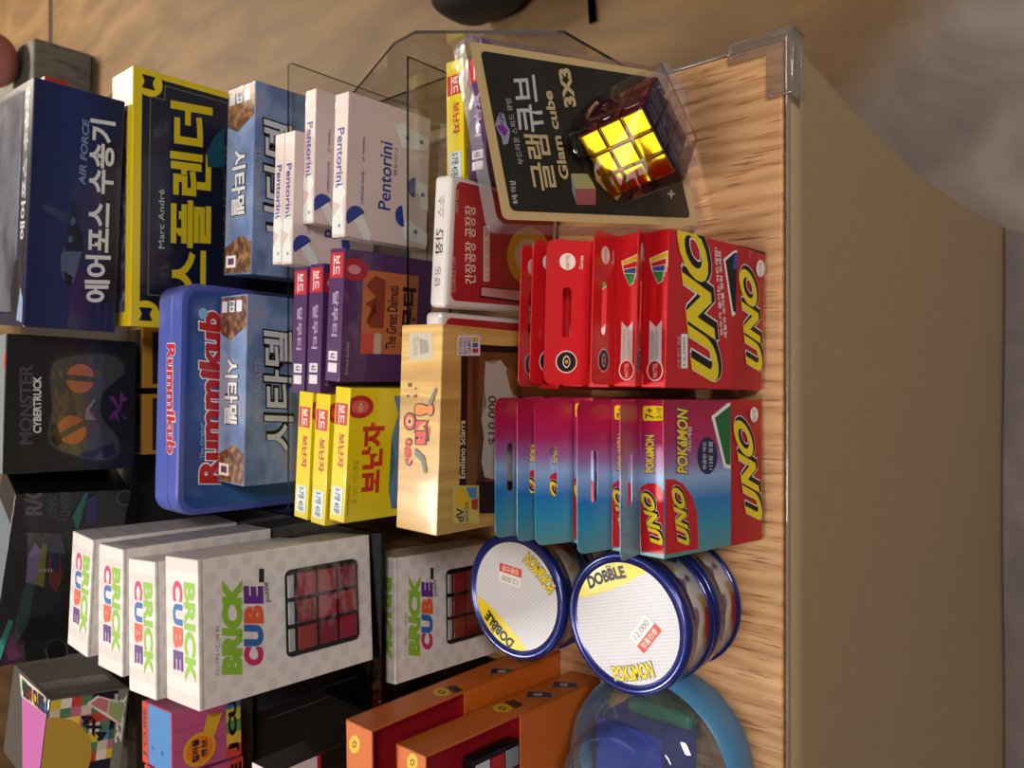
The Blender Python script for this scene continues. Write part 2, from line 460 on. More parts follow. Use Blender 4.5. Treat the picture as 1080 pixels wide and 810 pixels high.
# clear corner guard: an L shaped cap over the corner
gm = clear('corner_guard_clear', 'f4efe8', .10, .08, .1, .06)
bm = bmesh.new()
L_ = [(XR + .0075, -.0075), (XR + .0075, .036), (XR - .006, .036), (XR - .006, .008), (XR - .034, .008), (XR - .034, -.0075)]
L_ = [(XR + .0075, -.0085), (XR + .0075, .040), (XR - .0085, .040), (XR - .0085, .0105), (XR - .040, .0105), (XR - .040, -.0085)]
va = [bm.verts.new((x, y, TZ + .0035)) for x, y in L_]; vb = [bm.verts.new((x, y, TZ + .0008)) for x, y in L_]
bm.faces.new(va); bm.faces.new(vb[::-1])
for i in range(6): bm.faces.new((va[i], vb[i], vb[(i + 1) % 6], va[(i + 1) % 6]))
box_into(bm, XR - .040, XR + .0075, -.0085, -.0050, TZ - .020, TZ + .0008)
box_into(bm, XR + .0040, XR + .0075, -.0085, .040, TZ - .020, TZ + .0008)
bmesh.ops.recalc_face_normals(bm, faces=bm.faces[:])
bevel_all(bm, .0009, 2)
link_mesh('corner_guard', bm, gm, tb, True)

# ------------------------------------------------------------------ red and blue hang-tab card boxes
YEL = M('f0d71c', .35, coat=.3); RED = M('c81420', .35, coat=.35); RED2 = M('b5101c', .35, coat=.3)
def hang_tab(parent, w, d, h, mat, name='hang_tab'):
    bm = bmesh.new()
    th, H = .0006, .031
    out = [(-w / 2 + .001, 0)] + [(x, y) for x, y in rrect(w - .002, H * 2, .006, 4) if y >= .001][::-1] + [(w / 2 - .001, 0)]
    hole = rrect(.034, .0062, .003, 4, 0, H * .52)
    hole = [(x, y + (.0028 if abs(x) < .0035 and y > H * .52 else 0)) for x, y in hole]
    def loop(P): 
        v = [bm.verts.new((x, 0, y)) for x, y in P]
        return [bm.edges.new((v[i], v[(i + 1) % len(v)])) for i in range(len(v))]
    ed = loop(out) + loop(hole)
    bmesh.ops.triangle_fill(bm, edges=ed, use_beauty=True)
    bm.normal_update()
    for f in bm.faces:
        if f.normal.y > 0: f.normal_flip()
    r = bmesh.ops.extrude_face_region(bm, geom=bm.faces[:])
    for v in [e for e in r['geom'] if isinstance(e, bmesh.types.BMVert)]: v.co.y += th
    bmesh.ops.recalc_face_normals(bm, faces=bm.faces[:])
    o = link_mesh(name, bm, mat, parent)
    o.location = (0, d - .0010, h + .0008)
    return o

LEAN = 8.5
def logo(bx, face, bl, br, tl, sh=.10):
    """big slanted three-letter logo: white edge, black shade, yellow letters"""
    bl, br, tl = (Vector(bx.px(face, *p)) for p in (bl, br, tl))
    u = br - bl; v = tl - bl
    for s_, off, mt in ((.075, -1, WHITE), (.062, 0, WHITE), (.050, -1, BLACK), (.040, 0, BLACK), (.0, 1, YEL)):
        dlt = v * .05 * off - u * .012 * off
        g = s_ * 1.0
        bx.text(face, 'UNO', bl - u * g * .35 - v * g * .7 + dlt, br + u * g * .35 - v * g * .7 + dlt, tl - u * g * .35 + v * g * .7 + dlt, mt, .04 + g, px=False, shear=sh, name='logo_lettering')

ub = Box('card_game_box', 'front red card game box whose whole yellow logo shows, on the table edge', 'card game box', (.0449, .0123, 0), (-1.0, LEAN, 1.0), (.099, .0190, .109), 'red hang-tab card boxes in a row', base=0)
ub.solid('carton', RED, .0007)
tabR = hang_tab(ub.root, ub.w, ub.d, ub.h, RED)
# print on the tab: maker's disc and round eye seal
def tab_print(tab):
    def disc(nm, cx, cz, r, mt, k):
        bm = bmesh.new(); bm.faces.new([bm.verts.new((x, -.00015 * k, y)) for x, y in ellipse(r, r, cx, cz)])
        o = link_mesh(nm, bm, mt, tab)
        bm2 = o.data
        return o
    disc('seal_disc', .034, .0165, .0056, WHITE, 1)
    disc('eye_seal', -.033, .0155, .0075, WHITE, 1); disc('eye_seal_black', -.033, .0155, .0068, BLACK, 2)
    for sx, mt, k in ((1., WHITE, 3), (.8, BLACK, 4)):
        bm = bmesh.new()
        bm.faces.new([bm.verts.new((-.033 + .0042 * math.cos(t_) * sx, -.00015 * k, .0155 + .0026 * math.sin(t_) * abs(math.sin(t_)) ** .3 * sx)) for t_ in (2 * math.pi * i / 20 for i in range(20))])
        link_mesh('eye_mark', bm, mt, tab)
    disc('eye_pupil', -.033, .0155, .0012, M('c9a24a'), 5)
tab_print(tabR)
def tab_text(tab, string, cx, cz, w, h, mat):
    src = text_mesh(string, .0); me = src.copy(); me.name = 'lettering'
    xs = [v.co.x for v in me.vertices]; ys = [v.co.y for v in me.vertices]
    for v in me.vertices: v.co = (cx + ((v.co.x - min(xs)) / (max(xs) - min(xs)) - .5) * w, -.0004, cz + ((v.co.y - min(ys)) / (max(ys) - min(ys)) - .5) * h)
    me.materials.clear(); me.materials.append(mat)
    o = bpy.data.objects.new('lettering', me); C.objects.link(o); o.parent = tab
tab_text(tabR, 'MATTEL', .034, .0165, .0095, .0024, RED); tab_text(tabR, 'Games', .034, .0070, .0090, .0028, WHITE)
ub.poly('lower_panel', 'front', Q(e5, (440, 80), (588, 130), (548, 775), (412, 762)), RED2)
ub.poly('flap_gap', 'front', Q(e5, (440, 79), (500, 86), (588, 124), (588, 136), (520, 112)), BLACK)
# slice of a printed card at the fold
ub.poly('card_print', 'front', Q(e5, (425, 108), (437, 108), (428, 415), (413, 420), (372, 150)), WHITE)
ub.poly('card_print', 'front', Q(e5, (424, 120), (437, 122), (431, 405), (418, 395), (382, 158)), BLACK)
ub.poly('card_print', 'front', Q(e5, (422, 130), (437, 128), (434, 200), (415, 195)), M('24509c'))
logo(ub, 'front', Q(e5, (362, 748))[0], Q(e5, (290, 35))[0], Q(e5, (232, 735))[0])
logo(ub, 'front', Q(e5, (562, 690))[0], Q(e5, (525, 230))[0], Q(e5, (484, 685))[0])
ub.disc('maker_disc', 'front', *Q(e5, (544, 195))[0], 4.4, 9.0, WHITE)
ub.t('front', 'MATTEL', 538, 160, 550, 230, RED, 0, z=e5)
ub.t('front', 'Games', 563, 165, 576, 240, WHITE, 0, z=e5)
ub.text('front', '모두가 즐기는 카드게임!', *Q(e5, (366, 512), (338, 95), (352, 515)), WHITE, .02)
ub.text('front', '색깔과 숫자를 맞춰 보세요', *Q(e5, (386, 525), (354, 110), (372, 528)), WHITE, .02)
ub.rect('price_sticker', 'front', *Q(e5, (166, 505))[0], *Q(e5, (197, 668))[0], WHITE)
ub.t('front', '12,000', 174, 520, 188, 655, M('777777'), .01, z=e5)
ub.t('front', '가격 확인 제품', 146, 515, 164, 672, M('e8b09c'), .0, z=e5)
# top face print
def fan(bx, face, z, x0, y0):
    for k, hx in enumerate(('e3c11e', 'c9182a', '2356a8', '2c8a45')):
        P = Q(z, (x0 + 4 * k, y0 + 34 + 19 * k), (x0 + 76 - 5 * k, y0 + 30 * k), (x0 + 80 - 8 * k, y0 + 64 + 22 * k), (x0 + 10 + 9 * k, y0 + 82 + 21 * k))
        cxy = (sum(p[0] for p in P) / 4, sum(p[1] for p in P) / 4)
        bx.poly('card_icon_edge', face, [(cxy[0] + (p[0] - cxy[0]) * 1.12, cxy[1] + (p[1] - cxy[1]) * 1.12) for p in P], M('f2ead0'))
        bx.poly('card_icon', face, P, M(hx, .35, coat=.3))
fan(ub, 'top', e4, 537, 150)
ub.poly('ribbon', 'top', Q(e4, (536, 460), (565, 490), (590, 460), (588, 690), (530, 690)), M('cfc8c8'))
ub.disc('maker_disc', 'top', *Q(e4, (560, 685))[0], 8.6, 11.2, WHITE)
ub.disc('maker_disc', 'top', *Q(e4, (560, 685))[0], 7.4, 10., RED)
ub.t('top', 'MATTEL', 552, 652, 570, 718, WHITE, .0, z=e4)
ub.t('top', '112 cards / 2-10 players', 545, 500, 552, 630, M('888080'), z=e4)
ub.t('top', '112 cards / 7+', 566, 500, 573, 630, M('888080'), z=e4)
ub.t('top', 'Mattel Games card game for the family', 607, 490, 615, 735, WHITE, 0, z=e4)
def pose(x, y, ang, base=0, dims=None):
    m_ = rot_box(*ang)
    lo = min((m_ @ Vector((a * dims[0] / 2, b_ * dims[1], c * dims[2]))).z for a in (-1, 1) for b_ in (0, 1) for c in (0, 1))
    return Matrix.Translation((x, y, TZ + base - lo + .0003)) @ m_
def set_tab(kids, tau):
    for k in kids:
        if k.name.startswith('hang_tab'): k.rotation_euler = (-R_(tau - LEAN), 0, 0)
def tabs_of(root): return [c for c in root.children]
RL = ['second red card game box from the front, its hang tab bent nearly upright',
      'third red card game box, its hang tab with slot and eye seal fully seen',
      'fourth red card game box from the front, only its tab edge behind the broad tab',
      'rearmost red card game box of the red row, beside the red and white box']
set_tab(tabs_of(ub.root), -24)
for k, (lab, yo, tau, dx) in enumerate(zip(RL, (.0210, .0420, .0630, .0840), (-6, 36, 8, -12), (.0005, .0, .0005, -.001))):
    r, kids = dup(ub, lab, pose(.0449 + dx, .0123 + yo, (-1.0, LEAN, 1.0), 0, (ub.w, ub.d, ub.h)))
    set_tab(kids, tau)

SKY = [(0, '5d8f92'), (.18, '2f8fb4'), (.34, '2179bd'), (.50, '93b4de'), (.60, '9a6aa4'), (.72, 'a82a66'), (.86, 'b3164a'), (1, '9a1440')]
GR = gradient_mat('sunset_print', SKY)
pb = Box('card_game_box', 'front blue and magenta card game box with red arch, on the table edge', 'card game box', (-.0610, .0137, 0), (1.0, LEAN + .5, 1.0), (.0995, .0194, .109), 'blue and magenta hang-tab card boxes in a row', base=0)
pb.solid('carton', GR, .0007)
tabP = hang_tab(pb.root, pb.w, pb.d, pb.h, GR)
pb.poly('red_arch', 'front', Q(a5, (660, 345), (690, 345), (722, 362), (752, 405), (770, 465), (774, 585), (660, 606)), RED)
pb.poly('red_arch', 'top', Q(a5, (575, 372), (600, 358), (630, 360), (660, 385), (662, 606), (572, 592)), RED)
pb.poly('lower_panel', 'front', Q(a5, (886, 64), (1002, 62), (1002, 561), (886, 577)), RED2)
pb.poly('card_print', 'front', Q(a5, (884, 80), (872, 84), (818, 128), (862, 305), (885, 310)), WHITE)
pb.poly('card_print', 'front', Q(a5, (884, 90), (830, 133), (868, 292), (884, 297)), M('1f6a38'))
pb.disc('navy_oval', 'front', *Q(a5, (804, 264))[0], 10.5, 19.5, M('1c2a55', .4))
pb.t('front', '한글판 카드', 788, 215, 800, 312, WHITE, 0, z=a5)
pb.t('front', '112장 포함', 808, 215, 822, 312, WHITE, 0, z=a5)
for s_, mt in ((.05, M('20407c')), (.0, YEL)):
    g = 3 if s_ else 0
    pb.t('front', 'POKéMON', 698 - g, 107 - g, 735 + g, 325 + g, mt, .03 + s_, z=a5, shear=.02)
    pb.t('top', 'POKéMON', 592 - g, 192 - g, 622 + g, 322 + g, mt, .03 + s_, z=a5)
pb.t('front', '카드게임', 735, 165, 748, 250, WHITE, .01, z=a5)
pb.rect('badge', 'top', *Q(a5, (583, 92))[0], *Q(a5, (655, 143))[0], YEL, .002)
pb.t('top', '7+', 592, 98, 622, 136, INK, .01, z=a5); pb.t('top', '2-10', 630, 98, 648, 136, INK, .01, z=a5)
logo(pb, 'front', Q(a5, (745, 575))[0], Q(a5, (722, 385))[0], Q(a5, (703, 575))[0])
logo(pb, 'top', Q(a5, (660, 575))[0], Q(a5, (620, 397))[0], Q(a5, (616, 575))[0])
logo(pb, 'front', Q(a5, (998, 490))[0], Q(a5, (952, 162))[0], Q(a5, (940, 490))[0])
pb.disc('maker_disc', 'front', *Q(a5, (962, 122))[0], 4.2, 8., WHITE)
pb.t('front', 'MATTEL', 957, 100, 968, 144, RED, 0, z=a5)
PL = ['second blue and magenta card game box from the front of its row',
      'third blue and magenta card game box, standing behind a small gap',
      'fourth blue and magenta card game box, its tab a narrow strip',
      'rearmost blue and magenta card game box, beside the wood-grain game box']
set_tab(tabs_of(pb.root), -10)
for k, (lab, yo, tau, dx, yw) in enumerate(zip(PL, (.0215, .0530, .0745, .0955), (10, 18, 4, 2), (.0, .001, .001, .001), (1, 1.5, 1, 1))):
    r, kids = dup(pb, lab, pose(-.0610 + dx, .0137 + yo, (yw, LEAN + .5, 1.0), 0, (pb.w, pb.d, pb.h)))
    set_tab(kids, tau)

# ------------------------------------------------------------------ round tins
NAVY = M('1c2a78', .25, .4, coat=.6)
def lathe(prof, n=64):
    bm = bmesh.new(); rings = []
    for r, z in prof:
        if r < 1e-6: rings.append([bm.verts.new((0, 0, z))])
        else: rings.append([bm.verts.new((r * math.cos(2 * math.pi * i / n), r * math.sin(2 * math.pi * i / n), z)) for i in range(n)])
    for a, b_ in zip(rings, rings[1:]):
        for i in range(n):
            j = (i + 1) % n
            if len(a) == 1 and len(b_) == 1: continue
            if len(a) == 1: bm.faces.new((a[0], b_[j], b_[i]))
            elif len(b_) == 1: bm.faces.new((a[i], a[j], b_[0]))
            else: bm.faces.new((a[i], a[j], b_[j], b_[i]))
    bmesh.ops.recalc_face_normals(bm, faces=bm.faces[:])
    return bm
TR, THH = .0495, .0392
GRID, nt, N, L, b = new_mat('pale_grid_label')
tc = N.new('ShaderNodeTexCoord')
g_ = []
for ax in ('X', 'Y'):
    w_ = N.new('ShaderNodeTexWave'); w_.bands_direction = ax; w_.inputs['Scale'].default_value = 130; L.new(tc.outputs['Object'], w_.inputs['Vector'])
    c_ = N.new('ShaderNodeMath'); c_.operation = 'LESS_THAN'; c_.inputs[1].default_value = .12; L.new(w_.outputs['Fac'], c_.inputs[0]); g_.append(c_)
a_ = N.new('ShaderNodeMath'); a_.operation = 'MAXIMUM'; L.new(g_[0].outputs[0], a_.inputs[0]); L.new(g_[1].outputs[0], a_.inputs[1])
mx = N.new('ShaderNodeMix'); mx.data_type = 'RGBA'; L.new(a_.outputs[0], mx.inputs['Factor']); mx.inputs[6].default_value = lin('dfe0e8'); mx.inputs[7].default_value = lin('c6c8d4')
L.new(mx.outputs[2], b.inputs['Base Color']); b.inputs['Roughness'].default_value = .45
PRINT = noise_mat('tin_band_print', [(.0, '6e5274'), (.36, '6e5274'), (.39, 'dcd8d6'), (.57, 'dcd8d6'), (.60, 'c9a552'), (.66, 'c9a552'), (.69, 'b83a44')], (60, 60, 60), 0, .35, .4)
def flat(name, pts, z, mat, parent):
    bm = bmesh.new()
    f = bm.faces.new([bm.verts.new((x, y, z)) for x, y in pts])
    bm.normal_update()
    if f.normal.z < 0: f.normal_flip()
    bmesh.ops.triangulate(bm, faces=[f])
    return link_mesh(name, bm, mat, parent)
def flat_text(string, cx, cy, w, h, ang, z, mat, parent, bold=.02, name='lettering', arc=0):
    src = text_mesh(string, bold); me = src.copy(); me.name = name
    xs = [v.co.x for v in me.vertices]; ys = [v.co.y for v in me.vertices]
    x0, x1, y0, y1 = min(xs), max(xs), min(ys), max(ys)
    for v in me.vertices:
        a = ((v.co.x - x0) / (x1 - x0) - .5) * w; b_ = ((v.co.y - y0) / (y1 - y0) - .5) * h
        b_ += arc * (1 - (2 * a / w) ** 2)
        v.co = (cx + a * math.cos(ang) - b_ * math.sin(ang), cy + a * math.sin(ang) + b_ * math.cos(ang), z)
    me.materials.clear(); me.materials.append(mat)
    o = bpy.data.objects.new(name, me); C.objects.link(o); o.parent = parent
    return o
def tin(x, y, z, ang, label, printed, tex_rot=0, tilt=0):
    """ang = direction of the label's up, in the table plane"""
    r = bpy.data.objects.new('card_game_tin', None); C.objects.link(r)
    r.location = (x, y, TZ + z); r.rotation_euler = (R_(tilt), 0, ang - math.pi / 2)
    tag(r, label, 'tin', 'round navy card game tins')
    link_mesh('tin_body', lathe([(0, .0003), (TR - .0035, .0003), (TR - .0022, .0015), (TR - .0022, THH - .010)]), PRINT, r, True)
    link_mesh('base_rim', lathe([(TR - .0021, .0005), (TR, .0012), (TR, .0038), (TR - .0021, .0046)]), NAVY, r, True)
    link_mesh('lid', lathe([(TR - .0021, THH - .0125), (TR, THH - .012), (TR, THH - .0022), (TR - .0012, THH - .0004), (TR - .0035, THH), (TR - .0048, THH - .0008), (TR - .0060, THH - .0016), (0, THH - .0016)]), NAVY, r, True)
    if printed:
        zt = THH - .0014
        flat('label_disc', ellipse(TR - .0075, TR - .0075, 0, 0, 64), zt, GRID, r)
        rad = TR - .0075
        a0, a1_ = R_(52), R_(150)
        P = [(rad * math.cos(a0 + (a1_ - a0) * i / 24), rad * math.sin(a0 + (a1_ - a0) * i / 24)) for i in range(25)]
        p, q = Vector(P[-1]), Vector(P[0]); mid = (p + q) / 2 * .78
        P += [tuple(p * (1 - t_) ** 2 + mid * 2 * t_ * (1 - t_) + q * t_ * t_) for t_ in (i / 10 for i in range(1, 10))]
        flat('yellow_corner', P, zt + .0002, YEL, r)
        flat_text('DOBBLE', -.008, .0325, .034, .0090, R_(8), zt + .0004, BLACK, r, .05, arc=.0012)
        flat_text('by', -.004, .0397, .0045, .0026, R_(8), zt + .0004, BLACK, r, .03)
        for s_, mt in ((.05, M('20407c')), (.0, YEL)):
            flat_text('POKéMON', -.003, -.0325, .034 + s_ * .02, .0105 + s_ * .02, R_(4), zt + .0003 + (.0002 if not s_ else 0), mt, r, .04 + s_, arc=-.001)
        # price sticker
        def st(cx, cy, w, h, a, z_, mt, nm): flat(nm, [(cx + X * math.cos(a) - Y * math.sin(a), cy + X * math.sin(a) + Y * math.cos(a)) for X, Y in ((-w / 2, -h / 2), (w / 2, -h / 2), (w / 2, h / 2), (-w / 2, h / 2))], z_, mt, r)
        ca = R_(38)
        st(.014, -.008, .023, .015, ca, zt + .0004, WHITE, 'price_sticker')
        st(.014 + .0042 * math.sin(ca), -.008 - .0042 * math.cos(ca), .023, .0066, ca, zt + .0005, M('d8402e'), 'sticker_band')
        flat_text('정품인증', .014 + .0042 * math.sin(ca), -.008 - .0042 * math.cos(ca), .018, .0044, ca, zt + .0006, WHITE, r, .01)
        flat_text('12,000', .014 - .0034 * math.sin(ca), -.008 + .0034 * math.cos(ca), .017, .0048, ca, zt + .0006, M('8a8a90'), r, .0)
    return r
up1 = math.atan2(90, 330); up2 = math.atan2(150, -160)
tin(-.1655, .0795, 0, up1, 'bottom round navy tin of the front pair on the oak table top', False)
tin(-.1670, .0803, THH + .0006, up1, 'upper round tin of the front pair, white label reading towards the table edge', True)
tin(-.1670, .1835, 0, up2, 'bottom round navy tin of the rear pair beside the white cube box', False)
tin(-.1665, .1825, THH + .0006, up2, 'upper round tin of the rear pair, its white label turned askew', True)

# ------------------------------------------------------------------ white brick cube boxes
BW = dotted_mat('white_dotted_card', 'e2dddb', 'd7d1d0', .0125, .34)
GRN = M('86b833', .4); CU = [M('c42c66', .4), M('2b66ae', .4), M('dd5a38', .4), M('5f2c86', .4)]
def brick(label, pos, ang, dims, base):
    b_ = Box('puzzle_cube_box', label, 'toy box', pos, ang, dims, 'white puzzle cube boxes with green and rainbow lettering', base=base)
    return b_
BRK = {}
def brick_art(b_, full=True):
    b_.solid('carton', BW, .0009)
    w, h, d = b_.w, b_.h, b_.d
    X = lambda f: (f - .5) * w
    # front: lettering across, window below (fractions measured on the front box)
    if 'ref' not in BRK:
        BRK['ref'] = True
        for k, z in dict(brick=((622, 545), (622, 225), (552, 545)), c=((692, 515), (692, 452), (626, 515)), u=((692, 450), (692, 378), (626, 450)), b=((692, 374), (692, 312), (626, 374)), e=((692, 307), (690, 248), (626, 307)),
                         jp=((545, 550), (545, 380), (530, 550)), pz=((718, 300), (712, 235), (694, 302)), tag=((676, 236), (693, 236), (693, 190), (676, 190)),
                         win=((768, 490), (768, 195), (1005, 158), (1008, 425))).items():
            BRK[k] = [(p[0] / w, p[1] / h) for p in (b_.px('front', *q) for q in Q(b2, *z))]
    G = lambda k: [(p[0] * w, p[1] * h) for p in BRK[k]]
    b_.text('front', 'BRICK', *G('brick'), GRN, .07, px=False)
    for k, ch in enumerate('CUBE'): b_.text('front', ch, *G(ch.lower()), CU[k], .07, px=False)
    b_.text('front', 'ブリックキューブ・브릭 큐브', *G('jp'), INK, .0, px=False)
    b_.text('front', 'puzzle', *G('pz'), INK, .01, px=False)
    b_.poly('tag_mark', 'front', G('tag'), INK, px=False)
    # reversed print on the lid: reads from behind
    b_.text('top', 'BRICK', (X(.84), d * .42), (X(.16), d * .42), (X(.84), d * .08), GRN, .05, px=False)
    xt = (.84, .68, .52, .36, .21)
    for k, ch in enumerate('CUBE'):
        b_.text('top', ch, (X(xt[k]), d * .76), (X(xt[k + 1] + .015), d * .76), (X(xt[k]), d * .46), CU[k], .05, px=False)
    if full:
        W = G('win'); x0, x1 = min(p[0] for p in W), max(p[0] for p in W); z0, z1 = min(p[1] for p in W), max(p[1] for p in W)
        ww, hh, xc, zc = x1 - x0, z1 - z0, (x0 + x1) / 2, (z0 + z1) / 2
        b_.poly('window_frame', 'front', rrect(ww, hh, .005, 5, xc, zc), BLACK, px=False)
        kx, kz = ww * .92 / 3, hh * .84 / 3
        for i in range(3):
            for j in range(3):
                bm = bmesh.new()
                cx, cz = xc + (i - 1) * kx, zc - hh * .05 + (j - 1) * kz
                box_into(bm, cx - kx * .44, cx + kx * .44, -.0020, -.0006, cz - kz * .44, cz + kz * .44)
                bevel_all(bm, .0007, 2)
                link_mesh('cube_tile', bm, M(('b02233', '981c2c', 'b04030')[(i * 2 + j) % 3], .3, coat=.5), b_.root, False)
        for i in range(3):
            solid('side_tile', xc + (i - 1) * kx - kx * .42, xc + (i - 1) * kx + kx * .42, -.0018, -.0006, z1 - hh * .105, z1 - hh * .03, M('c9cdd0', .4), b_.root, .0004)
        b_.poly('window_film', 'front', rrect(ww, hh, .005, 5, xc, zc), clear('window_film_clear', 'f4f4f6', .06, .05, .35), px=False, n=.0024)
    # seam of the lid
    b_.poly('lid_seam', 'front', [(X(.0), h * .985), (X(1), h * .985), (X(1), h * .981), (X(0), h * .981)], M('a9a3a2'), px=False)
BCs = [((-.1685, .2718), (4.9, .3, 1.6), (.0975, .0470, .1416), .1465, 'front white cube box on the clear riser, red cube in its window'),
       ((-.1849, .3565), (4.8, -.6, 1.6), (.1000, .0445, .1330), .1465, 'second white cube box from the front on the clear riser'),
       ((-.1828, .4175), (1.5, -.6, 1.0), (.1000, .0455, .1320), .1465, 'third white cube box from the front on the clear riser'),
       ((-.1840, .4813), (-3.3, -.4, 1.4), (.1000, .0429, .1320), .1465, 'rearmost white cube box on the clear riser, turned slightly'),
       ((-.1960, .2560), (4.0, -.5, 2.2), (.1009, .0, .1265), 0, '')]
for i, (p, a, dm, bs, lab) in enumerate(BCs[:4]):
    bb = brick(lab, (p[0], p[1], 0), a, dm, bs); brick_art(bb, i == 0)
bb = brick('single lower white cube box standing on the table behind the tins', (-.1977, .2670, 0), (4.0, -1.0, 3.0), (.1000, .0440, .1270), 0)
# it must stay clear of the riser: it stands in front of and below it
brick_art(bb, True)

# ------------------------------------------------------------------ wood-grain western game box
WG = noise_mat('wood_print', [(.3, 'a9803f'), (.5, 'c9a055'), (.62, 'd9b56c'), (.75, 'b98f48')], (70, 6, 6), 3, .4, .25, dist=.6)
bg = Box('board_game_box', 'wood-grain card game box with dark frame, beside the blue and magenta boxes', 'board game box', (-.0330, .1651, 0), (-1.7, -1.0, .7), (.1424, .0406, .1774), base=0)
bg.solid('carton', WG, .0008)
FR = noise_mat('brown_print', [(.35, '4a2a18'), (.6, '7a4a26'), (.8, '5a331c')], (8, 8, 90), 3, .35, .5)
bg.poly('brown_field', 'front', Q(a6, (268, 140), (470, 140), (470, 690), (268, 690)), FR)
bg.poly('dark_line', 'front', Q(a6, (272, 150), (292, 150), (285, 615), (262, 620)), M('24140e'))
bg.poly('dark_line', 'front', Q(a6, (330, 135), (560, 150), (560, 168), (330, 158)), M('24140e'))
bg.poly('dark_line', 'front', Q(a6, (318, 585), (560, 590), (560, 690), (318, 690)), M('2a1a1c'))
bg.poly('torn_poster', 'front', Q(a6, (348, 190), (372, 200), (398, 185), (420, 215), (470, 260), (480, 560), (440, 585), (410, 572), (385, 582), (345, 570), (335, 520), (343, 440), (335, 380), (352, 330), (344, 270)), M('b5aca2', .6))
bg.t('front', '$10,000', 357, 305, 388, 465, M('5a4636'), .02, z=a6)
bg.poly('emblem', 'front', Q(a6, (415, 222), (432, 205), (452, 240), (470, 250), (462, 285), (470, 320), (440, 300), (430, 280)), M('8a5a2c'))
bg.t('front', 'Emiliano Sciarra', 262, 385, 281, 575, M('e6d9b8'), .01, z=a6)
bg.rect('maker_patch', 'front', *Q(a6, (255, 105))[0], *Q(a6, (330, 172))[0], M('dcd4d8'))
for k, s_ in enumerate(('KOREA', 'BOARD', 'GAMES')): bg.t('front', s_, 260 + k * 14, 112, 271 + k * 14, 166, M('5a4a78'), .01, z=a6)
for k, hx in enumerate(('c9a020', '3a5a9a', 'b03030')): bg.rect('pawn_mark', 'front', *Q(a6, (304, 112 + 18 * k))[0], *Q(a6, (322, 126 + 18 * k))[0], M(hx))
bg.rect('logo_patch', 'front', *Q(a6, (238, 598))[0], *Q(a6, (325, 722))[0], M('cbb65c'))
bg.poly('logo_hand', 'front', Q(a6, (242, 615), (275, 605), (300, 640), (290, 672), (255, 672)), M('d8b020'))
bg.poly('logo_patchlet', 'front', Q(a6, (282, 605), (318, 602), (316, 640), (296, 640)), M('4a86b8'))
bg.poly('logo_patchlet', 'front', Q(a6, (300, 645), (322, 640), (320, 680), (300, 675)), M('a84030'))
bg.t('front', 'dV', 250, 672, 275, 718, M('40424a'), .03, z=a6)
bg.t('front', 'GIOCHI', 278, 655, 290, 718, M('40424a'), .01, z=a6)
bg.poly('wanted_sheet', 'top', Q(a6, (100, 98), (172, 95), (178, 182), (98, 186)), M('b9b4a4', .6))
bg.t('top', 'WANTED', 112, 108, 128, 172, M('7a7264'), .0, z=a6)
bg.poly('wanted_face', 'top', Q(a6, (132, 115), (160, 122), (165, 160), (135, 168)), M('958e80'))
for s_, mt in ((.05, INK), (.0, M('cf3a30'))):
    g = 4 if s_ else 0
    bg.t('top', '뱅', 118 - g, 385 - g, 178 + g, 462 + g, mt, .05 + s_, flip=False, z=a6)
    bg.t('top', '!', 118 - g, 330 - g, 178 + g, 368 + g, mt if s_ else M('e07a2a'), .05 + s_, z=a6)
    bg.t('top', '(뱅!)', 86 - g * .5, 445 - g, 108 + g * .5, 530 + g, mt, .04 + s_ * .6, z=a6)
bg.disc('target_ring', 'top', *Q(a6, (102, 388))[0], 6.6, 9.6, INK); bg.disc('target_ring', 'top', *Q(a6, (102, 388))[0], 5.4, 8., M('cf3a30'))
bg.disc('target_ring', 'top', *Q(a6, (102, 388))[0], 3.2, 5., M('d9b56c')); bg.disc('target_ring', 'top', *Q(a6, (102, 388))[0], 1.6, 2.6, INK)
bg.poly('pistol_mark', 'top', Q(a6, (165, 322), (186, 276), (192, 282), (178, 325), (172, 340)), M('6a6a60'))
bg.poly('pistol_mark', 'top', Q(a6, (120, 475), (150, 505), (158, 555), (150, 560), (140, 520), (118, 495)), M('5a6a6a'))
for xx, yy, rr_ in ((102, 268, 1.8), (120, 305, 1.4), (96, 305, 1.2), (122, 280, 1.0)): bg.disc('bullet_hole', 'top', *Q(a6, (xx, yy))[0], rr_, rr_ * 1.3, M('5a4a30'))

# ------------------------------------------------------------------ red and white soy sauce game boxes
SW = M('d8d4d6', .35, coat=.4); SR = M('a8202c', .4, coat=.3)
def soy(label, pos, ang, dims):
    b_ = Box('card_game_box', label, 'card game box', pos, ang, dims, 'white card game boxes with a red front', base=0)
    b_.solid('carton', SW, .004, 3)
    w, h = b_.w, b_.h
    P = rrect(w * .90, h * .90, .006, 5, .001, h * .505)
    b_.poly('red_panel', 'front', P, SR, px=False)
    return b_
s1 = soy('white box with red front and white lettering, left of the cube blister pack', (.1095, .2000, 0), (-5.3, -.4, -1.4), (.0989, .0180, .1332))
s1.t('front', '간장공장 공장장', 258, 285, 300, 588, M('e8dcd8'), .01, z=c5)
s1.rect('strip', 'front', *Q(c5, (330, 362))[0], *Q(c5, (354, 578))[0], M('ddd0c8'), .0015)
s1.t('front', '소스 없는 스피드 게임', 335, 370, 349, 570, SR, .0, z=c5)
s1.t('front', 'SOYSAUCE TOUR', 207, 480, 222, 620, M('e0b8b0'), 0, z=c5)
s1.t('front', 'NEW RULE', 218, 222, 232, 310, M('e0b8b0'), 0, z=c5)
s1.poly('yellow_round', 'front', Q(c5, *[(505 + 84 * math.cos(t_), 478 + 112 * math.sin(t_)) for t_ in (2 * math.pi * i / 32 for i in range(32))]), M('d8b41c', .4))
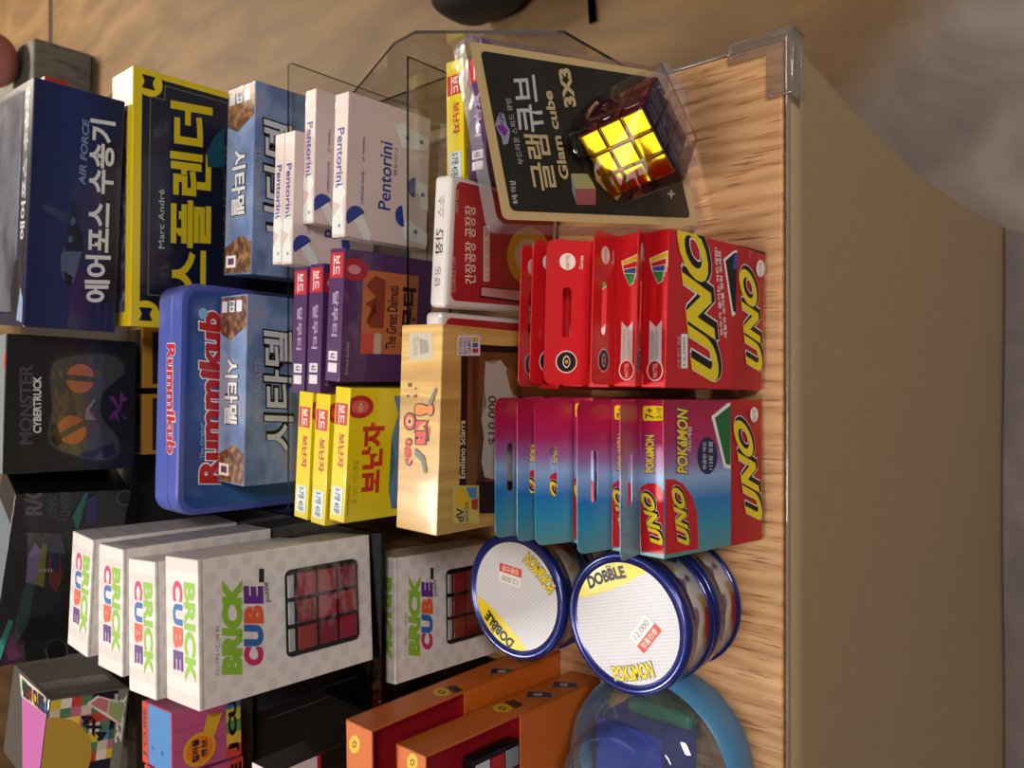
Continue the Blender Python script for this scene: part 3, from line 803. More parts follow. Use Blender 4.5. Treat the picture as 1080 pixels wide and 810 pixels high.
s1.disc('white_round', 'front', *Q(c5, (505, 478))[0], 15, 18, M('d8d4d0'))
s1.poly('label_mark', 'front', Q(c5, (318, 595), (480, 610), (480, 660), (314, 638)), BLACK)
s1.poly('label_mark', 'front', Q(c5, (322, 600), (480, 615), (480, 653), (319, 632)), M('cf9a9c'))
s1.text('top', '간장', (.010, .005), (-.010, .005), (.010, .013), INK, .02, px=False)
s1.text('top', '공장', (-.018, .006), (-.034, .006), (-.018, .012), INK, .0, px=False)
s1.text('top', '소스', (.034, .006), (.018, .006), (.034, .012), M('777'  '777'), .0, px=False)
s2 = soy('white box with red front, half hidden behind the wood-grain box', (.0060, .2115, 0), (-3.0, -.6, -.3), (.0985, .0172, .1335))
s2.text('front', '간장', (.028, .094), (.040, .094), (.028, .108), M('3a2a2a'), .01, px=False)

# ------------------------------------------------------------------ yellow bean and purple small card boxes
BY = M('e0cc14', .3, coat=.6, wrap=True); PU = M('4c2a5e', .35, coat=.6, wrap=True)
def bean(label, pos, ang, dims, base):
    b_ = Box('card_game_box', label, 'card game box', pos, ang, dims, 'yellow card game boxes with red lettering', base=base)
    b_.solid('carton', BY, .0006)
    w, d, h = dims; X = lambda f: (f - .5) * w
    b_.poly('blue_field', 'front', [(X(.06), h * .0), (X(.10), h * .12), (X(.05), h * .25), (X(.12), h * .40), (X(.06), h * .52), (X(.20), h * .56), (X(.42), h * .50), (X(.62), h * .56), (X(.8), h * .50), (X(.94), h * .56), (X(.94), 0)][::-1], M('5f86ac', .4), px=False)
    b_.text('front', '보난자', (X(.20), h * .64), (X(.74), h * .64), (X(.20), h * .86), M('c03024', .4), .05, px=False)
    b_.text('front', '콩 심는 카드게임', (X(.14), h * .885), (X(.46), h * .885), (X(.14), h * .94), M('a08a20', .4), .0, px=False)
    b_.text('front', 'Uwe Rosenberg', (X(.06), h * .955), (X(.28), h * .955), (X(.06), h * .98), INK, .0, px=False)
    b_.poly('medal', 'front', ellipse(.0085, .0125, X(.86), h * .90, 24), M('b8202a', .4), px=False)
    b_.poly('medal_ring', 'front', ellipse(.005, .008, X(.86), h * .90, 24), M('d06058', .4), px=False)
    b_.text('front', '10+', (X(.83), h * .87), (X(.89), h * .87), (X(.83), h * .92), M('f0d8d0', .4), 0, px=False)
    b_.poly('bean_patch', 'front', [(X(.30), h * .05), (X(.55), h * .05), (X(.55), h * .42), (X(.30), h * .42)], M('b03040', .4), px=False)
    b_.text('top', '보난자', (X(.66), d * .62), (X(.40), d * .62), (X(.66), d * .22), M('b02a20', .4), .04, px=False)
    b_.poly('red_band', 'top', [(X(.72), d * .12), (X(.88), d * .12), (X(.88), d * .92), (X(.72), d * .92)], M('c4242c', .4), px=False)
    b_.text('top', '보드', (X(.87), d * .7), (X(.73), d * .7), (X(.87), d * .3), M('f4ecd8', .4), .02, px=False)
    b_.poly('info_patch', 'top', [(X(.05), d * .15), (X(.26), d * .15), (X(.26), d * .85), (X(.05), d * .85)], M('c9d8dc', .4), px=False)
    b_.text('top', '3-7명 45분', (X(.25), d * .70), (X(.06), d * .70), (X(.25), d * .28), INK, .02, px=False)
    return b_
def dal(label, pos, ang, dims, base):
    b_ = Box('card_game_box', label, 'card game box', pos, ang, dims, 'purple card game boxes with an orange panel', base=base)
    b_.solid('carton', PU, .0006)
    w, d, h = dims; X = lambda f: (f - .5) * w
    b_.poly('orange_panel', 'front', [(X(.22), h * .18), (X(.86), h * .18), (X(.86), h * .80), (X(.22), h * .80)], M('b4683c', .45), px=False)
    b_.text('front', '달무티', (X(.25), h * .20), (X(.76), h * .20), (X(.25), h * .36), M('20121a', .4), .05, px=False)
    b_.text('front', 'The Great Dalmuti', (X(.26), h * .41), (X(.76), h * .41), (X(.26), h * .53), M('2a1820', .4), .02, px=False)
    b_.poly('figure_print', 'front', [(X(.42), h * .56), (X(.80), h * .56), (X(.82), h * .68), (X(.74), h * .77), (X(.66), h * .66), (X(.60), h * .77), (X(.54), h * .64), (X(.46), h * .75), (X(.42), h * .70)], M('7c3420', .5), px=False)
    b_.poly('sticker', 'front', [(X(.22), h * .58), (X(.38), h * .58), (X(.38), h * .72), (X(.22), h * .72)], M('b8a8a0', .4), px=False)
    b_.poly('sticker_band', 'front', [(X(.22), h * .66), (X(.38), h * .66), (X(.38), h * .80), (X(.22), h * .80)], M('c24a38', .4), px=False)
    b_.poly('medal', 'front', ellipse(.0085, .0125, X(.85), h * .90, 24), M('a81e30', .4), px=False)
    b_.poly('medal_mark', 'front', ellipse(.0035, .006, X(.85), h * .90, 16), M('cf8890', .4), px=False)
    b_.text('front', 'Richard Garfield', (X(.06), h * .92), (X(.30), h * .92), (X(.06), h * .95), M('b8a8c0', .4), .0, px=False)
    b_.poly('red_band', 'top', [(X(.78), d * .06), (X(.97), d * .06), (X(.97), d * .94), (X(.78), d * .94)], M('b8242c', .4), px=False)
    b_.text('top', '보드', (X(.95), d * .72), (X(.80), d * .72), (X(.95), d * .28), M('e8dce0', .4), .02, px=False)
    b_.text('top', '달무티', (X(.68), d * .68), (X(.34), d * .68), (X(.68), d * .28), M('a892b4', .4), .03, px=False)
    for k in range(2):
        b_.poly('info_patch', 'top', [(X(.07 + .09 * k), d * .2), (X(.14 + .09 * k), d * .2), (X(.14 + .09 * k), d * .8), (X(.07 + .09 * k), d * .8)], M('d8d4dc', .4), px=False)
    b_.text('top', '4-8', (X(.215), d * .7), (X(.175), d * .7), (X(.215), d * .3), INK, .02, px=False)
    return b_
SH = .0955
bean('front yellow card game box of three, beside the wood-grain box', (-.0537, .2480, 0), (-4.0, .2, .6), (.1, .0180, .093), SH)
bean('middle yellow card game box of the three in the clear tray', (-.0585, .2735, 0), (-3.8, 0, .4), (.1, .0182, .0925), SH)
bean('rearmost yellow card game box of the three, against the clear back panel', (-.0565, .2980, 0), (-4.4, 0, 0), (.1, .0182, .0915), SH)
dal('front purple card game box with orange panel, below the pink boxes', (.0519, .2584, 0), (-4.8, 0, -.6), (.0998, .0182, .090), SH)
dal('middle purple card game box of three in the clear tray', (.0415, .2842, 0), (-1.8, .2, .8), (.0998, .0180, .0895), SH)
dal('rearmost purple card game box of three in the clear tray', (.0425, .3075, 0), (-2.8, 0, 0), (.0998, .0180, .089), SH)
yr = bean('lone yellow card game box standing upright behind the cube blister pack', (.2060, .2050, 0), (-1.0, -1.0, -1.6), (.095, .0185, .1125), 0)
dal('purple card game box squeezed between yellow box and cube blister pack', (.2050, .1835, 0), (-1.0, -1.0, -1), (.094, .0185, .110), 0)
pw = Box('wrapped_packet', 'purple crinkled foil packet poking out behind the cube blister pack', 'packet', (.2260, .1600, 0), (3, 2, 0), (.052, .016, .118), base=0)
bm = bmesh.new()
nx, nz = 14, 18
for sgn in (0, 1):
    g = [[bm.verts.new((-.026 + .052 * i / nx, (.008 + (1 if sgn else -1) * .0075 * (math.sin(math.pi * i / nx) ** .5) * (math.sin(math.pi * (j + .001) / (nz + .002)) ** .35) + random.uniform(-.0012, .0012)), .118 * j / nz + (random.uniform(-.002, .002) if 0 < j < nz else 0))) for i in range(nx + 1)] for j in range(nz + 1)]
    for j in range(nz):
        for i in range(nx):
            q = (g[j][i], g[j][i + 1], g[j + 1][i + 1], g[j + 1][i]); bm.faces.new(q if not sgn else q[::-1])
bmesh.ops.remove_doubles(bm, verts=bm.verts[:], dist=.0016)
link_mesh('foil_bag', bm, M('6a3a86', .22, .6), pw.root)
bm = bmesh.new(); box_into(bm, -.026, .026, .006, .010, .1175, .1262)
bmesh.ops.subdivide_edges(bm, edges=bm.edges[:], cuts=4, use_grid_fill=True)
for v in bm.verts: v.co.y += .001 * math.sin(v.co.x * 700); v.co.z += random.uniform(-.0005, .0005) if v.co.z > .122 else 0
link_mesh('crimped_seal', bm, M('7a4a96', .25, .6), pw.root)

# ------------------------------------------------------------------ pale pink pattern-tile game boxes
PK = M('d6c4c2', .4, coat=.35, wrap=True); PB = M('2a3f92', .4); PW = M('dfe3e2', .4)
def pent(label, pos, ang, dims, base):
    b_ = Box('board_game_box', label, 'board game box', pos, ang, dims, 'pale pink boxes with blue lettering', base=base)
    b_.solid('carton', PK, .0007)
    w, d, h = dims; X = lambda f: (f - .5) * w
    b_.text('front', 'Pentorini', (X(.24), h * .48), (X(.73), h * .48), (X(.24), h * .63), PB, .015, px=False)
    b_.text('front', '펜토리니', (X(.50), h * .41), (X(.70), h * .41), (X(.50), h * .455), INK, .0, px=False)
    b_.text('front', 'DIMENSI GAME', (X(.25), h * .80), (X(.48), h * .80), (X(.25), h * .835), PB, .0, px=False)
    b_.text('front', '♂ TEMPERA', (X(.55), h * .80), (X(.72), h * .80), (X(.55), h * .835), PB, .0, px=False)
    def tile(nm, pts, mt): b_.poly(nm, 'front', pts, mt, px=False)
    def arch(cx, cz, r, a0):
        return [(cx + r * math.cos(R_(a0 + 180 * i / 16)), cz + r * math.sin(R_(a0 + 180 * i / 16))) for i in range(17)]
    tile('white_tile', [(X(0), h * .78), (X(.14), h * .92), (X(.20), h * .84), (X(.05), h * .70), (X(0), h * .72)], PW)
    tile('blue_arch', arch(X(.14), h * .88, .0095, -55), PB)
    tile('white_tile', [(X(.05), h * .30), (X(.17), h * .34), (X(.20), h * .24), (X(.12), 0), (X(.03), 0)], PW)
    tile('blue_arch', arch(X(.22), h * .32, .0085, 10), PB)
    tile('white_tile', [(X(.30), h * .10), (X(.50), h * .16), (X(.50), h * .02), (X(.30), h * .0)], PW)
    tile('blue_arch', arch(X(.45), h * .18, .008, 0), PB)
    tile('white_tile', [(X(.72), h * .36), (X(.86), h * .46), (X(.90), h * .38), (X(.84), h * .02), (X(.74), h * .04)], PW)
    for p in ((.80, .30), (.80, .12), (.41, .08), (.12, .16)): tile('tile_dot', ellipse(.0018, .0022, X(p[0]), h * p[1], 10), M('6a7088'))
    def tt(nm, pts, mt): b_.poly(nm, 'top', [(X(a), d * c) for a, c in pts], mt, px=False)
    tt('white_tile', [(.30, .02), (.42, .45), (.36, .96), (.26, .98), (.22, .30)], PW)
    tt('white_tile', [(.02, .06), (.24, .20), (.14, .96), (.02, .94)], PW)
    b_.text('top', 'Pentorini', (X(.76), d * .74), (X(.36), d * .74), (X(.76), d * .24), PB, .015, px=False)
    for p in ((.36, .70), (.08, .4)): tt('tile_dot', [(p[0] + .014 * math.cos(t_), p[1] + .10 * math.sin(t_)) for t_ in (2 * math.pi * i / 10 for i in range(10))], M('8a90a8'))
    return b_
pent('front pale pink box with large blue lettering, behind the clear tray lip', (.1664, .2614, 0), (-3.8, -.6, -.8), (.108, .0165, .084), SH)
pent('second pale pink box, raised to the right behind the front one', (.1853, .3160, 0), (-3.0, -.2, -.5), (.1077, .0150, .0745), SH)
pent('third pale pink box, its lid lower left of the second one', (.1525, .3325, 0), (-3.1, 0, -.3), (.108, .0145, .0835), SH)
pent('rearmost pale pink box, against the clear back panel', (.1540, .3480, 0), (-3.1, 0, -.3), (.1079, .0140, .083), SH)

# ------------------------------------------------------------------ blue painted castle game boxes
CB = noise_mat('castle_print', [(.25, '4a5a78'), (.42, '6078a4'), (.55, '7f96c0'), (.68, '9a92a4'), (.8, '6e6a76')], (22, 22, 30), 5, .35, .5, dist=.4, wrap=True)
CBR = noise_mat('portrait_print', [(.3, '33221c'), (.5, '6b4630'), (.62, 'a87a52'), (.75, '3a2a2a')], (140, 140, 140), 3, .35, .5)
SIL = M('c9ccd0', .3); CIT = {}
def cita(label, pos, ang, dims, base, low):
    b_ = Box('board_game_box', label, 'board game box', pos, ang, dims, 'blue painted board game boxes with silver lettering', base=base)
    b_.solid('carton', CB, .0008)
    w, d, h = dims; X = lambda f: (f - .5) * w
    T_ = lambda pts: [(X(a), d * c) for a, c in pts]
    b_.poly('portrait', 'top', T_([(.83, .02), (.99, .02), (.99, .98), (.80, .98), (.76, .6)]), CBR, px=False)
    b_.poly('portrait', 'top', T_([(.01, .02), (.17, .02), (.21, .4), (.15, .98), (.01, .98)]), CBR, px=False)
    for k, f in enumerate((.18, .45, .72)): b_.poly('info_patch', 'top', T_([(.91, f), (.97, f), (.97, f + .2), (.91, f + .2)]), M('d4dcea'), px=False)
    b_.text('top', '8+', (X(.965), d * .63), (X(.915), d * .63), (X(.965), d * .47), M('2a3a86'), .02, px=False)
    b_.text('top', '시타델', (X(.67), d * .78), (X(.31), d * .78), (X(.67), d * .24), BLACK, .06, px=False)
    b_.text('top', '시타델', (X(.665), d * .76), (X(.315), d * .76), (X(.665), d * .27), M('d8dade', .3), .03, px=False)
    b_.poly('barcode_patch', 'top', T_([(.04, .55), (.105, .55), (.105, .92), (.04, .92)]), WHITE, px=False)
    b_.poly('barcode', 'top', T_([(.055, .62), (.09, .62), (.09, .84), (.055, .84)]), M('6a3a6a'), px=False)
    if low:
        for k, q in dict(name=((376, 492), (376, 298), (358, 492)), t1=((482, 592), (478, 208), (384, 592)), t2=((479, 588), (475, 212), (388, 588))).items():
            CIT[k] = [b_.px('front', *p) for p in Q(b1, *q)]
    b_.text('front', 'BRUNO FAIDUTTI', *CIT['name'], M('a8a698', .4), .0, px=False)
    b_.text('front', '시타델', *CIT['t1'], BLACK, .07, px=False)
    b_.text('front', '시타델', *CIT['t2'], SIL, .02, px=False)
    b_.poly('yellow_glow_print', 'front', [(X(.10), h * .30), (X(.34), h * .34), (X(.30), h * .50), (X(.12), h * .48)], M('8a8458', .4), px=False)
    return b_
cita('blue board game box with silver lettering, in front of the blue tin', (-.0072, .3889, 0), (-1.0, .4, .6), (.165, .0455, .1875), 0, True)
cita('blue board game box with silver lettering, behind the pale pink boxes', (.1794, .3881, 0), (-3.6, .6, -.6), (.165, .0470, .1800), 0, False)

# ------------------------------------------------------------------ blue tile game tin
RB = M('2c47a0', .25, .25, coat=.7); RBT = M('5565c0', .28, .2, coat=.6)
rm = Box('tile_game_tin', 'blue rounded tile game tin with raised red lettering', 'tin', (-.0176, .4400, 0), (-.2, -.6, 1.2), (.2030, .0425, .2215), base=0)
bm = bmesh.new()
P0 = rrect(rm.w, rm.h, .016, 8, 0, rm.h / 2)
prof = [(.0014, .0010), (0, .0025), (0, .0155), (.0008, .0160), (.0008, .0175), (0, .018), (0, rm.d - .002), (.001, rm.d - .0004)]
rings = []
for ins, y in prof:
    sx, sz = (rm.w - 2 * ins) / rm.w, (rm.h - 2 * ins) / rm.h
    rings.append([bm.verts.new((x * sx, y, rm.h / 2 + (z - rm.h / 2) * sz)) for x, z in P0])
bm.faces.new(rings[0]); bm.faces.new(rings[-1][::-1])
for a_, b_ in zip(rings, rings[1:]):
    for i in range(len(a_)): bm.faces.new((a_[i], a_[(i + 1) % len(a_)], b_[(i + 1) % len(a_)], b_[i]))
bmesh.ops.recalc_face_normals(bm, faces=bm.faces[:])
link_mesh('tin_shell', bm, RBT, rm.root, False)
rm.poly('front_panel', 'front', rrect(rm.w - .012, rm.h - .012, .012, 6, 0, rm.h / 2), gradient_mat('tin_front_print', [(0, '1c3f8c'), (.5, '4a7fb8'), (1, '1f3a86')], 2, .25, .6, 0, rm.h), px=False)
for s_, mt in ((.03, WHITE), (.0, M('b52028', .35))):
    g = 3 if s_ else 0
    rm.t('front', 'Rummikub', 180 - g, 150 - g, 250 + g, 690 + g, mt, .05 + s_, z=b1)
    rm.t('top', 'Rummikub', 78 - g * .5, 248 - g, 104 + g * .5, 594 + g, mt if not s_ else M('d8d0e0'), .04 + s_, flip=True, z=b1)
rm.t('front', 'The Original', 183, 500, 196, 612, M('9fb4d8'), .0, z=b1)
rm.disc('round_mark', 'front', *Q(b1, (192, 152))[0], 5, 6, M('7fb0e0'))

# ------------------------------------------------------------------ big yellow and navy jewel game box
SPY = M('e0c818', .3, coat=.5); SPN = M('12172f', .3, coat=.6)
sp_ = Box('board_game_box', 'tall navy board game box with bright yellow edges and lettering', 'board game box', (.1690, .4900, 0), (-2.3, 1.5, -.3), (.2320, .0480, .2370), base=0)
sp_.solid('carton', SPY, .0008)
w, h, d = sp_.w, sp_.h, sp_.d
sp_.poly('navy_panel', 'front', [(-w / 2 + .012, .005), (w / 2 - .006, .005), (w / 2 - .006, h - .008), (-w / 2 + .012, h - .008)], SPN, px=False)
LN = M('7a744a', .4)
def frame_line(f, x0, x1, z0, z1, c, t_, mt):
    A = [(x0 + c, z0), (x1 - c, z0), (x1 - c, z0 + c), (x1, z0 + c), (x1, z1 - c), (x1 - c, z1 - c), (x1 - c, z1), (x0 + c, z1), (x0 + c, z1 - c), (x0, z1 - c), (x0, z0 + c), (x0 + c, z0 + c)]
    cx, cz = (x0 + x1) / 2, (z0 + z1) / 2
    Bq = [(p[0] + (t_ if p[0] < cx else -t_), p[1] + (t_ if p[1] < cz else -t_)) for p in A]
    sp_.poly('thin_border', f, A, mt, px=False, holes=[Bq])
frame_line('front', -w / 2 + .016, w / 2 - .010, .012, h - .015, .013, .0007, LN)
for sx in (-1, 1):
    cx = sx * (w / 2 - .0115); 
    sp_.poly('corner_boss', 'front', ellipse(.0125, .0125, cx, h - .0135, 24), SPY, px=False)
    sp_.poly('corner_star', 'front', [(cx + (.0085 if i % 2 == 0 else .0035) * math.cos(R_(45 * i + 45)), h - .0135 + (.0085 if i % 2 == 0 else .0035) * math.sin(R_(45 * i + 45))) for i in range(8)], SPN, px=False)
sp_.text('front', '스플렌더', (222, 314), (224, 114), (178, 314), M('d2bb1e', .35), .03)
sp_.t('front', 'Marc André', 167, 200, 173, 262, M('c9c4b0'), .0)
sp_.text('front', 'SPLENDOR', (240, 292), (240, 150), (235, 292), M('4a4628'), .0)
sp_.poly('teal_glow_print', 'front', Q(d3, (640, 430), (590, 470), (545, 560), (550, 640), (640, 640)), M('164a60', .4))
tx = noise_mat('gem_print', [(.35, '1a1a30'), (.5, '4a4a72'), (.6, '8a88a8'), (.7, '2a2a44')], (90, 90, 90), 4, .3, .6)
sp_.poly('gem_panel', 'top', [(-w / 2 + .013, .012), (w / 2 - .013, .012), (w / 2 - .013, d - .008), (-w / 2 + .013, d - .008)], tx, px=False)
# its twin right behind, only the corner showing
sq = Box('board_game_box', 'yellow edged navy box peeping out behind the big navy and yellow one', 'board game box', (.175, .5480, 0), (-2, 0, 0), (.230, .018, .2260), base=0)
sq.solid('carton', SPY, .0008)
sq.poly('navy_panel', 'front', [(-.108, .006), (.108, .006), (.108, .218), (-.108, .218)], SPN, px=False)
sq.poly('gem_panel', 'top', [(-.100, .006), (.100, .006), (.100, .014), (-.100, .014)], tx, px=False)

# ------------------------------------------------------------------ back riser and what stands on it
BZ = .207
def riser(name, label, x0, x1, y0, y1, z, th=.004, mats=None, legs='LR'):
    r = bpy.data.objects.new(name, None); C.objects.link(r); r.location = (0, 0, TZ)
    tag(r, label, 'acrylic riser')
    sheet('riser_top', [(x0, y0, z - th), (x1, y0, z - th), (x1, y1, z - th), (x0, y1, z - th)], th, (0, 0, 1), r, mats)
    if 'L' in legs: sheet('side_wall', [(x0, y0, .0003), (x0, y1, .0003), (x0, y1, z - th), (x0, y0, z - th)], th, (1, 0, 0), r, mats)
    if 'R' in legs: sheet('side_wall', [(x1, y0, .0003), (x1, y1, .0003), (x1, y1, z - th), (x1, y0, z - th)], th, (-1, 0, 0), r, mats)
    return r
rs = bpy.data.objects.new('acrylic_riser', None); C.objects.link(rs); rs.location = (0, 0, TZ)
tag(rs, 'smoky clear acrylic riser carrying the row of white cube boxes', 'acrylic riser')
sheet('riser_top', [(-.2620, .262, .1418), (-.1180, .262, .1418), (-.1180, .532, .1418), (-.2620, .532, .1418)], .0045, (0, 0, 1), rs, [SMOKE, EDGE])
sheet('side_wall', [(-.2620, .262, .0003), (-.2620, .532, .0003), (-.2620, .532, .1418), (-.2620, .262, .1418)], .004, (1, 0, 0), rs, [SMOKE, EDGE])
sheet('side_wall', [(-.1180, .340, .0003), (-.1180, .532, .0003), (-.1180, .532, .1418), (-.1180, .340, .1418)], .004, (-1, 0, 0), rs, [SMOKE, EDGE])
riser('acrylic_riser', 'long clear acrylic riser at the back under the toy vehicle boxes', -.57, .300, .572, .94, BZ, .004, [ACRYL, ACRYL], 'L')
riser('acrylic_riser', 'small clear acrylic riser at the left under the coloured cube boxes', -.52, -.2480, .348, .455, BZ, .004, None, 'L')

# ------------------------------------------------------------------ clear tray with lips holding the small boxes
tr = bpy.data.objects.new('acrylic_tray', None); C.objects.link(tr); tr.location = (0, 0, TZ)
tag(tr, 'clear acrylic stepped tray holding pink, purple and yellow small boxes', 'acrylic tray')
XT0, XT1 = -.1130, .2560
sheet('front_lip', [(XT0, .2355, .0003), (XT1 - .004, .2355, .0003), (XT1 - .004, .2355, .141), (XT0, .2355, .141)], .0025, (0, 1, 0), tr)
bp_ = [(XT0 + .010, .3660, .0003), (.277, .3660, .0003), (.277, .3660, .158)] + [(.277 - .004 + .004 * math.cos(R_(a)), .3660, .158 + .004 * math.sin(R_(a))) for a in (30, 60, 90)] + [(XT0 + .004, .3660, .162), (XT0, .3660, .158), (XT0, .3660, .104), (XT0 + .003, .3660, .098), (XT0 + .010, .3660, .095)]
sheet('back_panel', bp_, .0025, (0, 1, 0), tr)
sheet('tray_floor', [(XT0, .2385, SH - .0035), (XT1 - .004, .2385, SH - .0035), (XT1 - .004, .3655, SH - .0035), (XT0, .3655, SH - .0035)], .0035, (0, 0, 1), tr)
sheet('side_panel', [(XT1, .128, .0003), (XT1, .3655, .0003), (XT1, .3655, .104), (XT1, .2360, .155), (XT1, .2100, .157), (XT1, .132, .090), (XT1, .128, .086)], .0025, (1, 0, 0), tr)

# ------------------------------------------------------------------ toy boxes on the back riser
NV = gradient_mat('navy_plane_print', [(0, '0d1738'), (.5, '16265c'), (1, '0f1a44')], 2, .25, .7, 0, .08)
AF = Box('toy_plane_box', 'navy toy plane box with silver lettering and clear window on top', 'toy box', (.1500, .5100, 0), (-4.3, 1.2, .8), (.2070, .105, .0725), base=.2395)
AF.solid('carton', NV, .0008)
w, h, d = AF.w, AF.h, AF.d
AF.poly('black_band', 'front', Q(d2, (545, -260), (622, -250), (612, 610), (535, 605)), M('0a0c16', .3, coat=.5))
AF.text('front', '에어포스 수송기', (115, 319), (122, 129), (88.5, 319), M('cdd0d2', .25), .03)
AF.text('front', 'AIR FORCE', Q(d1, (405, 612))[0], Q(d1, (425, 305))[0], Q(d1, (372, 600))[0], M('6d86a8', .3), .03)
# the aeroplane picture
GP = M('4a5774', .4); GD = M('141a2c', .4)
AF.poly('plane_wing', 'front', Q(d2, (225, 80), (270, 72), (370, 125), (350, 190), (245, 125), (225, 115)), M('222c4c', .4))
AF.poly('plane_wing', 'front', Q(d2, (232, 86), (258, 84), (345, 128), (338, 160), (250, 118)), M('2c3a62', .4))
AF.poly('plane_fin', 'front', Q(d2, (375, 60), (400, 50), (408, 130), (385, 150)), M('1a2138', .4))
AF.poly('plane_hull', 'front', Q(d2, (352, 300), (370, 200), (392, 140), (415, 190), (440, 250), (435, 330), (412, 430), (390, 500), (365, 515), (340, 490), (322, 420), (325, 350)), GP)
AF.poly('plane_shade', 'front', Q(d2, (360, 200), (400, 140), (442, 250), (440, 330), (345, 330), (352, 290)), GD)
AF.poly('plane_engine', 'front', Q(d2, (372, 165), (398, 150), (402, 180), (378, 195)), GP)
AF.poly('plane_engine', 'front', Q(d2, (362, 252), (385, 245), (388, 280), (364, 286)), GP)
AF.poly('plane_nose', 'front', Q(d2, (338, 445), (352, 440), (372, 470), (385, 462), (382, 505), (362, 518), (345, 500)), GD)
# top: clear window with grey tray under it
tg = noise_mat('foil_tray_print', [(.3, '4a5060'), (.5, '8a92a2'), (.7, '5a6272')], (14, 14, 14), 3, .25, .5)
AF.poly('window_tray', 'top', [(-w / 2 + .012, .026), (w / 2 - .008, .026), (w / 2 - .008, d - .006), (-w / 2 + .012, d - .006)], tg, px=False)
AF.poly('black_band', 'top', [(-w / 2 + .06, .007), (w / 2 - .006, .007), (w / 2 - .006, .020), (-w / 2 + .06, .020)], M('0a0c16', .3), px=False)
AF.text('top', '에어포스 수송기', (-.030, .0075), (w / 2 - .010, .0075), (-.030, .0195), M('cdd0d2', .25), .03, px=False)
AF.poly('print_swirl', 'top', [(-.095, .010), (-.065, .006), (-.040, .012), (-.048, .030), (-.075, .040), (-.098, .034)], M('20242e', .3), px=False)
AF.poly('print_swirl', 'top', [(-.100, .004), (-.080, .004), (-.070, .012), (-.098, .020)], M('8aa0c4', .3), px=False)
AF.poly('window_film', 'top', [(-w / 2 + .010, .024), (w / 2 - .006, .024), (w / 2 - .006, d - .004), (-w / 2 + .010, d - .004)], clear('window_film_clear'), px=False, n=.0016)

MN = M('17171b', .35, coat=.4)
mn = Box('toy_car_box', 'charcoal toy truck box with controller shaped window and orange dials', 'toy box', (-.0202, .5530, BZ), (0, 2.0, 1.6), (.1223, .085, .1090), base=BZ)
mn.solid('carton', MN, .0008)
mn.poly('grey_lid', 'top', [(-.0605, .001), (.0605, .001), (.0605, .084), (-.0605, .084)], M('7f8a8e', .35), px=False)
mn.disc('red_mark', 'top', *Q(b6, (24, 152))[0], 2.6, 9.5, M('c0392b'))
CTRL = [(215, 150), (300, 128), (400, 125), (455, 140), (480, 170), (478, 205), (440, 235), (400, 270), (388, 310), (388, 350), (405, 390), (445, 430), (465, 470), (458, 510), (430, 530), (370, 535), (300, 520), (235, 500), (195, 475), (188, 430), (195, 390), (205, 330), (200, 270), (195, 220), (200, 175)]
cx_, cy_ = 320, 330
mn.poly('window_rim', 'front', Q(b6, *[(cx_ + (x - cx_) * 1.06, cy_ + (y - cy_) * 1.05) for x, y in CTRL]), M('2a2a2c', .4))
mn.poly('controller_tray', 'front', Q(b6, *CTRL), M('4a4a40', .3, coat=.5))
for cx, cy, a in ((312, 218, 95), (278, 418, 62)):
    r_ = 56
    for s_ in (-1, 1):
        pts = [(cx + (r_ * math.cos(t_)) , cy + r_ * math.sin(t_)) for t_ in (R_(a - 90 + 90 * s_ - 78 + 156 * i / 16) + math.pi / 2 * 0 for i in range(17))]
        mn.poly('orange_dial', 'front', Q(b6, *pts), M('c8743e', .35))
mn.poly('wire_mark', 'front', Q(b6, (368, 295), (372, 300), (345, 340), (340, 372), (372, 374), (372, 380), (330, 378), (336, 335)), M('a09a88', .4))
mn.poly('black_foam', 'front', Q(b6, (200, 400), (222, 400), (245, 470), (215, 480), (192, 450)), BLACK)
mn.poly('black_foam', 'front', Q(b6, (300, 515), (440, 470), (452, 508), (420, 525), (360, 530)), M('20222c', .3))
mn.poly('window_film', 'front', Q(b6, *CTRL), clear('window_film_clear'), n=.0014)
mn.t('front', 'MONSTER', 74, 165, 128, 475, M('44444a', .4), .03, z=b6)
mn.t('front', 'CYBERTRUCK', 128, 210, 160, 430, M('d0d2d6', .4), .03, z=b6)
PP = M('5a2a6a', .4)
for pts in (((420, 285), (445, 290), (455, 320), (480, 330), (455, 335), (440, 315)), ((465, 262), (482, 290), (500, 298), (478, 305), (462, 330), (465, 295)), ((420, 375), (440, 345), (470, 335), (455, 355), (465, 385), (445, 360)), ((470, 345), (480, 365), (500, 372), (480, 378))):
    mn.poly('purple_emblem', 'front', Q(b6, *pts), PP)

rc = Box('toy_car_box', 'black remote control car box with slanted clear window, left of the truck box', 'toy box', (-.1872, .5902, BZ), (-20, 6, 1), (.1800, .060, .0960), base=BZ)
rc.solid('carton', M('141418', .35, coat=.4), .0008)
rc.poly('grey_lid', 'top', [(-.0595, .001), (.0595, .001), (.0595, .059), (-.0595, .059)], M('6f7d86', .3), px=False)
rc.t('front', 'R/C', 85, 105, 145, 205, M('4c4c54', .4), .04, z=b7)
rc.t('front', '27MHZ', 165, 130, 195, 215, M('3c3c46', .4), .02, z=b7)
rc.t('front', '4 CHANNEL', 205, 110, 238, 225, M('3c3c46', .4), .02, z=b7)
W_ = [(45, 262), (205, 265), (222, 330), (252, 430), (245, 560), (225, 640), (30, 700), (-60, 600), (-40, 350)]
rc.poly('window_tray', 'front', Q(b7, *W_), M('1d2024', .3, coat=.6))
